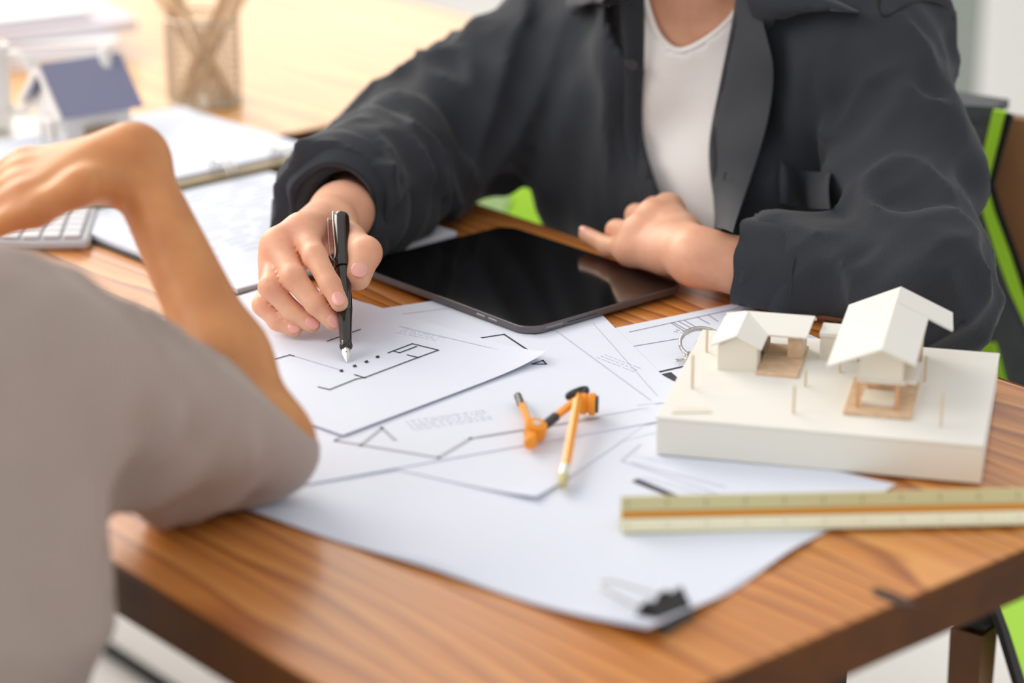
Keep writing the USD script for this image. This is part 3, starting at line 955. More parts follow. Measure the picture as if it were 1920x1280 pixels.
obj('roof_panel', slab([P3(.1945, .1510, .0303), P3(.1518, .1510, .0492), P3(.1518, .188, .0492), P3(.1915, .188, .0316)]), 'model_board', em)
for px_, py_, hh in ((.0144, .0624, .026), (.0115, .1428, .018), (.0930, .0295, .021), (.0940, .0867, .0125), (.1966, .0284, .026), (.1152, .1223, .012), (.1780, .118, .020)):
    obj('stick', box(px_ - .0008, py_ - .0008, Z, px_ + .0008, py_ + .0008, Z + hh), 'model_stick', em)
obj('low_step', [prism([(.0090, .0080), (.0360, .0165), (.0330, .0225), (.0100, .0200)], Z, Z + .0012)], 'model_card', em)

# ================================================================ things at the back left
# open ring binder: seam along the short way of the table
s0, s1 = on(92, 399, .012), on(604, 285, .012)
sd = unit(s1 - s0)
sn = V(sd[1], -sd[0], 0)                   # towards the viewer
SL_ = np.linalg.norm(s1 - s0)
S2_ = abs((on(828, 418, .008) - on(445, 533, .008)) @ sd)
bb = thing('ring_binder', 'open ring binder with white pages on the table behind the bare forearm', 'binder', (*s0[:2], TZ), math.atan2(sd[1], sd[0]), built='local')
def bx(x0, y0, x1, y1, z0, z1, bev=.0004):
    return box(x0, y0, z0, x1, y1, z1, bev)
dn = -abs((on(445, 533, .012) - s0) @ sn)
obj('cover', [bx(-.004, dn - .006, S2_ + .003, -.028, .0003, .0028)], 'binder_black', bb)
obj('cover', [bx(-.004, .028, SL_ + .004, .262, .0003, .0028)], 'binder_black', bb)
obj('spine', [bx(-.004, -.0275, SL_ + .004, .0275, .0003, .0026)], 'binder_black', bb)
obj('page_stack', [bx(0, dn, S2_, -.010, .0030, .0080)], 'paper', bb)
obj('page_stack', [bx(0, .012, SL_, .248, .0030, .0150)], 'paper', bb)
obj('metal_rail', [bx(.01, -.009, SL_ - .01, .010, .0030, .0130, .002)], 'binder_metal', bb)
for k in range(4):
    xr = SL_ * (.16 + .23 * k)
    obj('ring', [tube([V(xr + e, .017 * math.cos(t), .012 + .014 * math.sin(t)) for t in np.linspace(0, np.pi, 12)], .0016, 8) for e in (-.004, .004)], 'steel', bb, smooth=60)
rgs = random.Random(4)
pr = []
for k in range(16):
    y = -.03 - k * .012
    if y < dn + .02:
        break
    x0 = S2_ * rgs.uniform(.08, .3)
    while x0 < S2_ * .86:
        l = rgs.uniform(.01, .05)
        pr.append(box(x0, y, .0081, x0 + l, y + .0016, .0082))
        x0 += l + rgs.uniform(.006, .03)
obj('printed_lines', pr, 'pale_ink', bb)

# mesh pencil cup
pcx = on(384, 192)
pc = thing('pencil_cup', 'brown wire mesh pencil cup on the bright back table', 'pencil cup', (pcx[0], pcx[1], TZ + .0003), built='local')
RC, HC = .041, .098
wires = []
for k in range(44):
    a = 2 * np.pi * k / 44
    for s in (-1, 1):
        wires.append(tube([V(RC * math.cos(a + s * .8 * q), RC * math.sin(a + s * .8 * q), HC * q) for q in np.linspace(0.02, 1, 6)], .0005, 4, caps=False))
obj('mesh_wall', wires, 'mesh_metal', pc)
for z_ in (.002, HC):
    obj('rim', [tube([V(RC * math.cos(t), RC * math.sin(t), z_) for t in np.linspace(0, 2 * np.pi, 41)[:-1]], .0018, 8, closed=True)], 'mesh_metal', pc, smooth=60)
obj('bottom', [lathe([(0, .0005), (RC, .0005), (RC, .0025), (0, .0025)], 36)], 'mesh_metal', pc)
pens = [((-.028, -.012), (.034, .010), 'slim light wooden pencil in the mesh cup leaning to the right'), ((.026, -.014), (-.036, .008), 'slim light wooden pencil in the mesh cup leaning to the left'),
        ((-.020, .006), (.020, .020), 'wooden pencil at the back of the mesh cup, half hidden'), ((.016, .012), (-.020, .022), 'wooden pencil leaning left at the back of the mesh cup'),
        ((-.030, .000), (.014, -.016), 'thick brown pencil at the front of the mesh cup'), ((.030, .004), (-.012, -.014), 'brown pencil crossing at the front of the mesh cup'),
        ((-.010, -.024), (.030, .018), 'pale pencil leaning steeply right among the others in the mesh cup'), ((.012, -.022), (-.030, .016), 'pale pencil leaning steeply left among the others in the mesh cup')]
for k, (b0, t0, lab) in enumerate(pens):
    a = V(*b0, .004) + V(pcx[0], pcx[1], TZ)
    b = V(*t0, .098) + V(pcx[0], pcx[1], TZ)
    d = unit(b - a)
    Lp = .150 + .008 * (k % 3)
    x = thing('wooden_pencil', lab, 'pencil', a, group='pencils in the wire mesh cup')
    obj('shaft', [lathe([(0, 0), (.0040, 0), (.0040, Lp), (0, Lp)], 6, a, d)], 'pencil_wood', x)
    obj('tip', [lathe([(0, Lp), (.0039, Lp), (.0010, Lp + .016), (0, Lp + .019)], 12, a, d)], 'pencil_wood', x)

# little white house with a blue-grey roof
hx = on(190, 263)
r_l, r_r = on(118, 219, .048), on(271, 195, .048)
ed = unit(V(*(r_r - r_l)[:2], 0))
hm = thing('toy_house', 'little white model house with blue-grey pitched roof at the back left', 'model house', (*(r_l[:2] + V(ed[1], -ed[0]) * -.004), TZ + .0003), math.atan2(ed[1], ed[0]), built='local')
WL = np.linalg.norm((r_r - r_l)[:2])
DP = .092
ZE, ZR = .046, .046 + .047
WX0, WX1, WY0, WY1 = .010, WL - .010, .010, DP - .010
obj('front_wall', box(WX0, WY0, 0, WX1, WY0 + .003, ZE), 'white_plaster', hm)
obj('back_wall', box(WX0, WY1 - .003, 0, WX1, WY1, ZE), 'white_plaster', hm)
mid = DP / 2
for x0 in (WX0, WX1 - .003):
    obj('gable_wall', loft([np.array([(x, WY0 + .0032, 0), (x, WY1 - .0032, 0), (x, WY1 - .0032, ZE), (x, mid, ZR - .006), (x, WY0 + .0032, ZE)]) for x in (x0, x0 + .003)]), 'white_plaster', hm)
obj('roof_panel', slab([(0, -.002, ZE), (WL, -.002, ZE), (WL, mid, ZR), (0, mid, ZR)], .003), 'blue_roof', hm)
obj('roof_panel', slab([(0, DP + .002, ZE), (WL, DP + .002, ZE), (WL, mid + .0004, ZR), (0, mid + .0004, ZR)], .003), 'blue_roof', hm)
obj('barge_board', slab([(-.004, -.003, ZE + .0005), (-.0004, -.003, ZE + .0005), (-.0004, mid, ZR + .001), (-.004, mid, ZR + .001)], .006), 'white_plaster', hm)
obj('barge_board', slab([(-.004, DP + .003, ZE + .0005), (-.0004, DP + .003, ZE + .0005), (-.0004, mid + .0004, ZR + .001), (-.004, mid + .0004, ZR + .001)], .006), 'white_plaster', hm)
obj('chimney', [lathe([(0, -.012), (.006, -.012), (.0068, .006), (.0055, .010), (0, .011)], 16, (WL - .020, mid - .006, ZR))], 'white_plaster', hm, smooth=40)
for k in range(4):
    x0 = .026 + k * (WL - .052 - .012) / 3
    fr = obj('window', box(x0, WY0 - .0016, .014, x0 + .014, WY0 - .0002, .032), 'wall_paint', hm)
    obj('pane', box(x0 + .002, WY0 - .0022, .016, x0 + .012, WY0 - .0017, .030), 'model_dark', fr)
obj('door', box(WX0 - .0018, mid - .009, 0, WX0 - .0002, mid + .009, .034), 'model_dark', hm)
for k, yy in enumerate((.004, .026)):
    obj('porch_post', box(-.012, yy, 0, -.008, yy + .004, .040), 'white_plaster', hm)
obj('porch_roof', box(-.014, .002, .0405, WX0 - .002, .034, .0435), 'white_plaster', hm)

# white mug at the far left
mg = on(-22, 262)
mug = thing('mug', 'white ceramic mug with looped handle at the left edge', 'mug', (mg[0], mg[1], TZ + .0135), built='local')
bsup = [(0, 0), (.024, 0), (.0265, .002), (.0275, .010), (.0280, .086), (.0272, .0885), (.0258, .087), (.0255, .010), (.022, .006), (0, .0055)]
obj('body', lathe(bsup, 40), 'white_ceramic', mug, smooth=40)
hd = unit(V(.98, -.2, 0))
obj('handle', [tube(spline([hd * .027 + V(0, 0, .076), hd * .040 + V(0, 0, .080), hd * .052 + V(0, 0, .070), hd * .056 + V(0, 0, .050), hd * .052 + V(0, 0, .030), hd * .040 + V(0, 0, .020), hd * .027 + V(0, 0, .022)], 6), .0048, 12)], 'white_ceramic', mug, smooth=60)
sau = thing('coaster', 'flat white tray under the mug at the left edge', 'tray', (mg[0], mg[1], TZ + .0003), built='local')
obj('plate', [loft([np.column_stack([rounded(.19, .13, .012), np.full(44, z)]) for z in (0, .010)])], 'white_ceramic', sau, smooth=30)
obj('rim', [tube(np.column_stack([rounded(.184, .124, .010), np.full(44, .0112)]), .0016, 8, closed=True)], 'white_ceramic', sau, smooth=60)

# piles of white reports behind the house
def report(label, u0, v0, u1, v1, z, th, depth, m='book_white', lean=0.0):
    a, b = on(u0, v0, z), on(u1, v1, z)
    d = unit(V(*(b - a)[:2], 0))
    l = np.linalg.norm((b - a)[:2])
    x = thing('report', label, 'report', (a[0], a[1], TZ + z + .0004), math.atan2(d[1], d[0]), group='white reports piled at the back left', built='local')
    obj('pages', box(.002, .002, .0012, l - .002, depth - .002, th - .0014), 'book_white', x)
    obj('cover', [box(0, 0, 0, l, depth, .001)], m, x)
    obj('cover', [box(0, 0, th - .0012, l, depth, th)], m, x)
    return x
report('lowest white report of the pile right behind the blue-roofed house', 18, 134, 212, 127, 0.0, .013, .21)
report('second white report of the pile behind the blue-roofed house', 8, 109, 222, 100, .0136, .014, .22)
report('wide lavender-edged report third up in the pile at the back left', -60, 90, 262, 57, .028, .012, .26, 'book_lavender')
report('topmost white report at the upper left corner', -60, 62, 172, 36, .0405, .010, .24)

# light keyboard behind the shoulder of the person in front
k1 = on(168, 470, 0)
kbd = thing('keyboard', 'light grey keyboard on the table behind the shoulder of the person in the T-shirt', 'keyboard', (k1[0], k1[1], TZ + .0004), math.radians(184), built='local')
obj('body', box(0, -.105, 0, .29, 0, .010, .003), 'board_grey', kbd)
for r in range(5):
    for c in range(15):
        obj('key', box(.008 + c * .0184, -.020 - r * .0184, .0102, .008 + c * .0184 + .0160, -.004 - r * .0184, .0135, .0012), 'key_grey', kbd)

# ================================================================ people
def foldmat(e, f, s=.25):
    e = unit(e)
    return f * (np.eye(3) - (1 - s) * np.outer(e, e))


def project(P):
    q = P - EYE
    d = q[:, 1] * CP - q[:, 2] * SP
    up = q[:, 1] * SP + q[:, 2] * CP
    d = np.maximum(d, .05)
    return 960 + FPX * q[:, 0] / d, 640 - FPX * up / d


def table_sdf(P, lift=.001):
    """solid below the main table's top (inside its outline)"""
    n, t = P @ TN, P @ TL
    return np.maximum.reduce([P[:, 2] - TZ - lift, n - N1, N0 - n, t - T1, T0 - t])


def hit(u, v, sdf, t0=1.2, lift=0.0, tmax=3.0):
    """first point of a surface along a line of sight, or the point that comes nearest to it"""
    r = unit(ray(u, v))
    t, best, tb = t0, 9.0, t0
    for _ in range(90):
        d = sdf((EYE + r * t)[None])[0]
        if d < best:
            best, tb = d, t
        if d < .0004 or t > tmax:
            break
        t += max(d * .7, .0006)
    return EYE + r * (tb - lift)


def finger(P, pts, rad, k=.004):
    d = None
    for i in range(len(pts) - 1):
        s = rc(P, pts[i], pts[i + 1], rad[i], rad[i + 1])
        d = s if d is None else smin(d, s, k)
    return d


def hand(P, wrist, chains, thumb, palm_pairs, wr, arm=None, kk=.008):
    palm = None
    for a, b, ra, rb in palm_pairs:
        s = rc(P, a, b, ra, rb)
        palm = s if palm is None else smin(palm, s, .012)
    fing = None
    for pts, rad in chains:
        s = finger(P, pts, rad)
        fing = s if fing is None else np.minimum(fing, s)
    d = smin(palm, fing, kk)
    d = smin(d, finger(P, *thumb, k=.006), .009)
    if arm is not None:
        d = smin(d, arm, .014)
    return d


def nails(specs):
    out = []
    for c, along_, normal, w_, l_ in specs:
        a = unit(along_)
        nn = unit(np.asarray(normal) - a * (np.asarray(normal) @ a))
        s_ = np.cross(a, nn)
        ico = trimesh.creation.icosphere(2)
        v = ico.vertices
        q = v[:, :1] * s_ * w_ + v[:, 1:2] * a * l_ + (v[:, 2:] * .0011 - (v[:, :1] ** 2) * .0016) * nn
        out.append(tm(q + np.asarray(c), ico.faces))
    return out


CAMV = V(0, -CP, SP)                      # from the desk towards the viewer
# ---------------------------------------------------------------- right hand with the pen
wrR = dep(640, 400, 2.085)
elR = at(746, 302, 2.25)
iM, iP, iD, iT = dep(567, 434, 1.980), dep(590, 480, 1.944), dep(619, 533, 1.929), dep(636, 567, 1.921)
mM, mP, mD, mT = dep(524, 462, 1.972), dep(550, 520, 1.937), dep(592, 570, 1.932), dep(624, 603, 1.931)
rM, rP, rD, rT = dep(522, 488, 1.982), dep(507, 538, 1.942), dep(548, 584, 1.943), dep(584, 608, 1.941)
kM, kP, kD, kT = dep(518, 520, 1.988), dep(493, 572, 1.953), dep(520, 602, 1.949), dep(551, 618, 1.945)
tC, tM, tI, tT = dep(632, 425, 2.045), dep(654, 452, 2.003), dep(685, 474, 1.968), dep(671, 520, 1.953)
chR = [((iM, iP, iD, iT), (.0118, .0096, .0083, .0074)), ((mM, mP, mD, mT), (.0118, .0098, .0084, .0074)),
       ((rM, rP, rD, rT), (.0112, .0094, .0080, .0072)), ((kM, kP, kD, kT), (.0100, .0084, .0072, .0064))]
palmR = [(wrR, iM, .0195, .0125), (wrR, mM, .020, .0125), (wrR, rM, .020, .012), (wrR, kM, .019, .011), (iM, mM, .0118, .0115), (mM, rM, .0115, .011), (rM, kM, .011, .010), (tC, iM, .015, .010)]
thR = ((tC, tM, tI, tT), (.0155, .0140, .0128, .0106))


def sdf_right(P):
    arm = smin(rc(P, wrR, wrR + (elR - wrR) * .35, .0235, .028), rc(P, wrR + (elR - wrR) * .35, elR, .028, .036), .01)
    d = hand(P, wrR, chR, thR, palmR, .02, arm)
    return np.maximum(d, TZ + .0072 - P[:, 2])


skinR = soften(surface(sdf_right, np.min([kP, kT, rP, wrR, elR, iT], 0) - .03, np.max([wrR, elR, tI, iM], 0) + .045, .0019), 4)

# ---------------------------------------------------------------- left hand on the tablet's far edge
wrL = dep(1308, 482, 2.046)
elL = at(1716, 566, 1.90)
kM2, kP2, kT2 = dep(1186, 466, 2.105), dep(1140, 462, 2.132), dep(1098, 439, 2.158)
rM2, rP2, rT2 = dep(1200, 436, 2.104), dep(1156, 432, 2.150), dep(1168, 456, 2.168)
mM2, mP2, mT2 = dep(1226, 408, 2.122), dep(1193, 403, 2.172), dep(1184, 430, 2.200)
iM2, iP2, iT2 = dep(1252, 394, 2.137), dep(1226, 390, 2.186), dep(1216, 414, 2.236)
tC2, tM2, tT2 = dep(1290, 440, 2.10), dep(1268, 420, 2.16), dep(1240, 428, 2.21)
chL = [((kM2, kP2, kT2), (.0102, .0086, .0068)), ((rM2, rP2, rT2), (.0112, .0096, .008)), ((mM2, mP2, mT2), (.0116, .0098, .008)), ((iM2, iP2, iT2), (.0116, .0098, .008))]
palmL = [(wrL, kM2, .0175, .0125), (wrL, rM2, .0185, .0125), (wrL, mM2, .018, .0125), (wrL, iM2, .0175, .012), (kM2, rM2, .012, .012), (rM2, mM2, .0115, .0115), (mM2, iM2, .0115, .0115), (wrL + (kM2 - wrL) * .5 + V(0, 0, -.004), kM2, .014, .011)]
thL = ((tC2, tM2, tT2), (.015, .012, .009))


def sdf_left(P):
    arm = smin(rc(P, wrL, wrL + (elL - wrL) * .4, .0225, .029), rc(P, wrL + (elL - wrL) * .4, elL, .030, .038), .01)
    d = hand(P, wrL, chL, thL, palmL, .02, arm, .010)
    return d


skinL = soften(surface(sdf_left, np.min([kT2, wrL, elL], 0) - .045, np.max([wrL, elL, iP2, iT2], 0) + .045, .0023), 5)

# ---------------------------------------------------------------- torso
SR, SLp = at(1052, 112, 2.33), at(1654, 66, 2.11)
MID = (SR + SLp) / 2
PLv = unit(V(*(SLp - SR)[:2], 0))                     # the sitter's left
PF = V(PLv[1], -PLv[0], 0)                            # facing
PU = unit(V(0, 0, 1) + .22 * PF)
def bod(l, f, u):
    return MID + PLv * l + PF * f + PU * u


HEAD = bod(0, .055, .285)
neck0, neck1 = bod(-.005, .012, .0), bod(-.005, .035, .17)


def torso(P):
    d = rc(P, SR - PU * .01, SLp - PU * .01 - PLv * .024, .050, .050)
    d = smin(d, rc(P, bod(-.068, .018, -.13), bod(.068, .018, -.13), .092, .092), .06)
    d = smin(d, rc(P, bod(-.055, .010, -.32), bod(.055, .010, -.32), .092, .092), .06)
    d = smin(d, rc(P, bod(-.07, -.005, -.50), bod(.07, -.005, -.50), .10, .10), .06)
    d = smin(d, rc(P, neck0, neck1, .060, .052), .05)
    return d


def sdf_core(P):
    d = torso(P)
    d = smin(d, rc(P, SR - PU * .02, elR, .042, .036), .03)
    d = smin(d, rc(P, SLp - PU * .02, elL, .042, .038), .03)
    hx = unit(PF * 1 - PU * .28)                      # looking down at the desk
    hu = unit(PU + .28 * PF)
    ax3 = np.array([PLv, hx, hu])
    head = ell(P, HEAD + hu * .03, (.072, .092, .098), ax3)
    jaw = ell(P, HEAD + hx * .030 - hu * .055, (.054, .058, .058), ax3)
    nose = rc(P, HEAD + hx * .088 + hu * .012, HEAD + hx * .106 - hu * .028, .008, .013)
    lips = ell(P, HEAD + hx * .086 - hu * .058, (.022, .010, .009), ax3)
    head = smin(head, jaw, .03)
    for s in (-1, 1):
        head = smax(head, -ell(P, HEAD + PLv * .030 * s + hx * .094 + hu * .018, (.018, .014, .011), ax3), .012)
        head = smin(head, ell(P, HEAD + PLv * .073 * s - hx * .004 + hu * .0, (.008, .018, .030), ax3), .006)
    head = smin(smin(head, nose, .010), lips, .008)
    return smin(d, head, .02)


core = soften(surface(sdf_core, np.minimum(MID - .42, np.array([-.3, 1.8, TZ - .62])), np.maximum(MID + V(.3, .3, .48), V(.6, 2.6, 1.4)), .006), 3)


def fused(parts):
    try:
        m = None
        for p in parts:
            q = m3.Manifold(m3.Mesh(np.asarray(p.vertices, np.float32), np.asarray(p.faces, np.uint32)))
            if q.status() != m3.Error.NoError:
                raise ValueError(str(q.status()))
            m = q if m is None else m + q
        return to_tm(m)
    except Exception as e:
        print('joined, not fused:', e)
        return join(parts)


def fold_body(P):
    a = ridged(P, foldmat(PU + .25 * PLv, 19, .2), 5, 1.3) * .0088
    b = ridged(P + .02, foldmat(PU - .4 * PLv, 30, .3), 9) * .0028
    return a + b


uLv = np.array([-200, -60, 100, 230, 300, 390, 460, 700])
uLu = np.array([1200, 1200, 1207, 1203, 1215, 1246, 1262, 1290])
uRv = np.array([-200, -60, 28, 180, 270, 350, 425, 700])
uRu = np.array([1420, 1400, 1377, 1346, 1331, 1336, 1348, 1390])

MIDR = at(884, 222, 2.285)
CUFR = wrR + (elR - wrR) * .06
fdR = unit(wrR - elR)
MIDL = at(1694, 330, 2.03)
CUFL = wrL + (elL - wrL) * .235
fdL = unit(wrL - elL)


def sleeve_right(P):
    d = rc(P, SR, MIDR, .073, .064)
    d = smin(d, rc(P, MIDR, elR + V(0, 0, .006), .064, .060), .03)
    d = smin(d, rc(P, elR + V(.012, -.02, .006), CUFR + fdR * .02 + V(-.010, 0, 0), .062, .055), .03)
    d = smin(d, rc(P, elR + V(.0, -.02, .0), elR + V(.018, -.06, -.02), .045, .035), .03)
    ax_ = unit(elR - SR)
    fo = ridged(P, foldmat(ax_ + V(.2, 0, -.9), 23, .2), 12, 1.4) * .0088 + ridged(P, foldmat(unit(V(-.5, .3, .6)), 34, .3), 17, 1.3) * .0058
    return d - fo


def sleeve_left(P):
    d = rc(P, SLp, MIDL, .056, .056)
    d = smin(d, rc(P, MIDL, elL + V(.0, 0, .012), .056, .055), .03)
    d = smin(d, rc(P, elL + V(0, 0, .008), CUFL - fdL * .05 + V(0, 0, .004), .055, .042), .03)
    d = smin(d, rc(P, CUFL - fdL * .05 + V(0, 0, .004), CUFL + fdL * .02 + V(0, 0, .003), .043, .041), .02)
    fo = ridged(P, foldmat(unit(V(-.45, .1, .85)), 21, .2), 32, 1.4) * .0075 + ridged(P, foldmat(unit(V(.7, .1, .5)), 30, .3), 37, 1.3) * .0052
    near = np.clip(np.linalg.norm(P - CUFL, axis=1) / .10, .25, 1)
    return np.minimum(d - fo * near, rc(P, CUFL, elL, .0375, .040) - .003)


def shirt_outer(P):
    t = torso(P)
    d = np.minimum(t - .024 - fold_body(P), t - .0165)
    d = smin(d, sleeve_right(P), .022)
    d = smin(d, sleeve_left(P), .012)
    return d


def shirt_full(P):
    d = shirt_outer(P)
    d = smax(d, -(torso(P) - .0125), .001)
    # mouths of the rolled sleeves
    d = np.maximum(d, np.where(np.linalg.norm(P - CUFR, axis=1) < .12, (P - CUFR) @ fdR, -1))
    d = smax(d, -rc(P, CUFR + fdR * .03, CUFR - fdR * .07, .035, .030), .004)
    d = np.maximum(d, np.where(np.linalg.norm(P - CUFL, axis=1) < .085, (P - CUFL) @ fdL, -1))
    d = smax(d, -rc(P, CUFL + fdL * .03 + V(0, 0, .003), CUFL - fdL * .02 + V(0, 0, .003), .033, .029), .004)
    # front opening and neck
    u, v = project(P)
    l, r = np.interp(v, uLv, uLu), np.interp(v, uRv, uRu)
    q = P - MID
    opening = np.maximum(np.maximum(l - u, u - r) * .0005, -(q @ PF) + .015)
    d = smax(d, -opening, .003)
    d = smax(d, -ell(P, bod(-.005, .03, .075), (.072, .075, .085), np.array([PLv, PF, PU])), .004)
    d = np.maximum(d, -(P[:, 2] - TZ + .30))
    return np.maximum(d, -table_sdf(P, .0085))


def tee(P):
    f = ridged(P, foldmat(PU + .5 * PLv, 17, .3), 41, 1.3) * .0055
    t = torso(P)
    d = np.minimum(np.maximum(t - .007 - f, t - .0120), t - .004)
    u, v = project(P)
    vb = np.interp(u, NBu, NBv)
    d = smax(d, -np.maximum((v - vb) * .0005, -((P - MID) @ PF) - .04), .002)
    d = np.maximum(d, -(P[:, 2] - TZ + .32))
    return d


NB_ = [(1100, -400), (1200, -120), (1206, -40), (1213, 10), (1230, 58), (1250, 84), (1272, 95), (1300, 88), (1336, 66), (1376, 28), (1392, -30), (1405, -120), (1500, -400)]
NBu, NBv = np.array([q[0] for q in NB_]), np.array([q[1] for q in NB_])
lo = np.minimum.reduce([SR, elR, CUFR, elL, CUFL, MID + V(0, 0, -.52)]) - .11
hi = np.maximum.reduce([SR, elR, elL, SLp, MID]) + .13
shirt_mesh = soften(surface(shirt_full, lo, hi, .0046, slack=.012), 3)
tee_mesh = soften(surface(tee, MID + V(-.26, -.26, -.52), MID + V(.26, .26, .12), .005, slack=.006), 2)

designer = thing('person', 'person in an open charcoal shirt over a white T-shirt writing with a fountain pen', 'person', (MID[0] + .06, MID[1] + .12, 0))
body = obj('body', fused([core, skinR, skinL]), 'skin_light', designer, smooth=True)
def nail_at(T, D, n, r, w_, l_, back=.0):
    a_ = unit(T - D)
    n = unit(np.asarray(n) - a_ * (np.asarray(n) @ a_))
    return (T - a_ * back + n * r, a_, n, w_, l_)
nl = nails([nail_at(iT, iD, CAMV + V(.12, 0, .25), .0071, .0056, .0068), nail_at(rT, rD, CAMV + V(.25, 0, .25), .0069, .0054, .0060, -.001),
            nail_at(kT, kD, CAMV + V(.2, 0, .3), .0061, .0046, .0054, -.001), nail_at(mT, mD, CAMV + V(.1, 0, .3), .0071, .0052, .0062, -.001),
            nail_at(tT, tI, CAMV + V(.05, 0, .15), .0103, .0070, .0082, .001), nail_at(kT2, kP2, V(-.2, -.4, 1), .0064, .0044, .0054)])
for q in nl:
    obj('fingernail', q, 'nail', body, smooth=True)
hx, hu = unit(PF - PU * .28), unit(PU + .28 * PF)
for s in (-1, 1):
    e = obj('eye', trimesh.creation.icosphere(2, .0115).apply_translation(HEAD + PLv * .030 * s + hx * .0785 + hu * .016), 'eye_white', body, smooth=True)
    obj('iris', lathe([(0, .0), (.0055, 0), (.005, .0008), (0, .001)], 16, HEAD + PLv * .030 * s + hx * .0785 + hu * .016 + unit(hx - hu * .3) * .0109, unit(hx - hu * .3)), 'eye_dark', designer)
obj('lips', [tube(spline([HEAD + PLv * .022 * s_ + hx * (.093 - .4 * (.022 * s_) ** 2 / .022) - hu * .058 for s_ in (-1, -.5, 0, .5, 1)], 4), .0035, 8)], 'lips', body, smooth=True)


def sdf_hair(P):
    a3 = np.array([PLv, hx, hu])
    d = ell(P, HEAD + hu * .042 - hx * .012, (.086, .098, .098), a3)
    d = smax(d, -((P - HEAD) @ (-hx * .75 + hu * .55) + .015), .02)
    n = ridged(P, foldmat(hx, 70, .15), 3) * .003
    return d - n


obj('hair', soften(surface(sdf_hair, HEAD - .17, HEAD + .2, .005), 1), 'hair', designer, smooth=True)
obj('t_shirt', tee_mesh, 'white_knit', designer, smooth=True)
tee_outer = lambda P: torso(P) - .007
tsh = '/'.join(str(designer.GetPath()).split('/')) + '/t_shirt'
nb = [hit(u, v, tee_outer, lift=-.001) for u, v in NB_[2:11]]
obj('neck_band', [tube(spline(nb, 5), .0032, 8)], 'white_knit', designer, smooth=True)
shirt = obj('shirt', shirt_mesh, 'charcoal_cloth', designer, smooth=True)
so = lambda P: np.minimum(shirt_outer(P), 9)
# collar leaves
def surf(px, lift=.004):
    return [hit(u, v, so, lift=lift) for u, v in px]
cR_a = [bod(.048, -.040, .085), bod(.066, .004, .082)] + surf([(1402, -36), (1423, 62)], .008)
cR_b = [bod(.085, -.065, .045), bod(.125, -.015, .052)] + surf([(1611, 24), (1456, 8)], .012)
obj('collar', ribbon(spline(cR_a, 5), spline(cR_b, 5), .0025, bulge=.006, bn=CAMV), 'charcoal_cloth', shirt, smooth=True)
cL_a = [bod(-.048, -.040, .085), bod(-.066, .004, .082)] + surf([(1150, -24), (1128, 6)], .008)
cL_b = [bod(-.085, -.065, .045), bod(-.120, -.020, .045)] + surf([(1074, -8), (1078, 29)], .010)
obj('collar', ribbon(spline(cL_a, 5), spline(cL_b, 5), .0025, bulge=.006, bn=CAMV), 'charcoal_cloth', shirt, smooth=True)
obj('collar_band', [tube(spline([bod(-.066, .004, .08), bod(-.048, -.040, .083), bod(0, -.060, .084), bod(.048, -.040, .083), bod(.066, .004, .08)], 6), .006, 10)], 'charcoal_cloth', shirt, smooth=True)
inner = [(1384, -70), (1376, 28), (1358, 120), (1344, 190), (1331, 272), (1336, 350), (1350, 430)]
outer = [(1416, -70), (1434, 55), (1449, 120), (1446, 190), (1428, 270), (1402, 350), (1374, 436)]
A_r = [hit(u, v, tee_outer, lift=.016) for u, v in inner]
B_r = [hit(u, v, so, lift=l) for (u, v), l in zip(outer, (.014, .020, .023, .024, .023, .021, .016))]
obj('front_placket', ribbon(spline(A_r, 4), spline(B_r, 4), .0022, bulge=.009, bn=CAMV), 'charcoal_inside', shirt, smooth=True)
innl = [(1204, -70), (1208, 60), (1206, 150), (1204, 230), (1216, 300), (1246, 390), (1258, 440)]
outl = [(1150, -70), (1168, 60), (1172, 150), (1170, 230), (1180, 300), (1206, 390), (1218, 440)]
obj('front_placket', ribbon(spline([hit(u, v, tee_outer, lift=.010) for u, v in innl], 4), spline(surf(outl, .004), 4), .0022, bulge=.003, bn=CAMV), 'charcoal_cloth', shirt, smooth=True)
for u, v in ((1184, 122),):
    obj('button', lathe([(0, 0), (.0052, 0), (.0056, .0008), (.0052, .0018), (0, .0014)], 18, hit(u, v, so, lift=.010), CAMV), 'black_plastic', shirt, smooth=40)
for u, v in ((1407, 160), (1360, 330)):
    obj('buttonhole', [bar(hit(u, v - 8, so, lift=.020), hit(u - 2, v + 8, so, lift=.020), .0016, .0012, .0003)], 'charcoal_cloth', shirt)
obj('pocket', ribbon(spline(surf([(1466, 302), (1484, 317), (1515, 321), (1556, 324)], .005), 4), spline(surf([(1466, 380), (1488, 387), (1515, 391), (1556, 392)], .004), 4), .0022, bulge=.0015, bn=CAMV), 'charcoal_cloth', shirt, smooth=True)
obj('yoke_seam', [tube(spline(surf([(1648, -6), (1660, 30), (1692, 14), (1725, 2), (1762, 8), (1788, 36)], .0005), 5), .0011, 6)], 'black_trim', shirt)
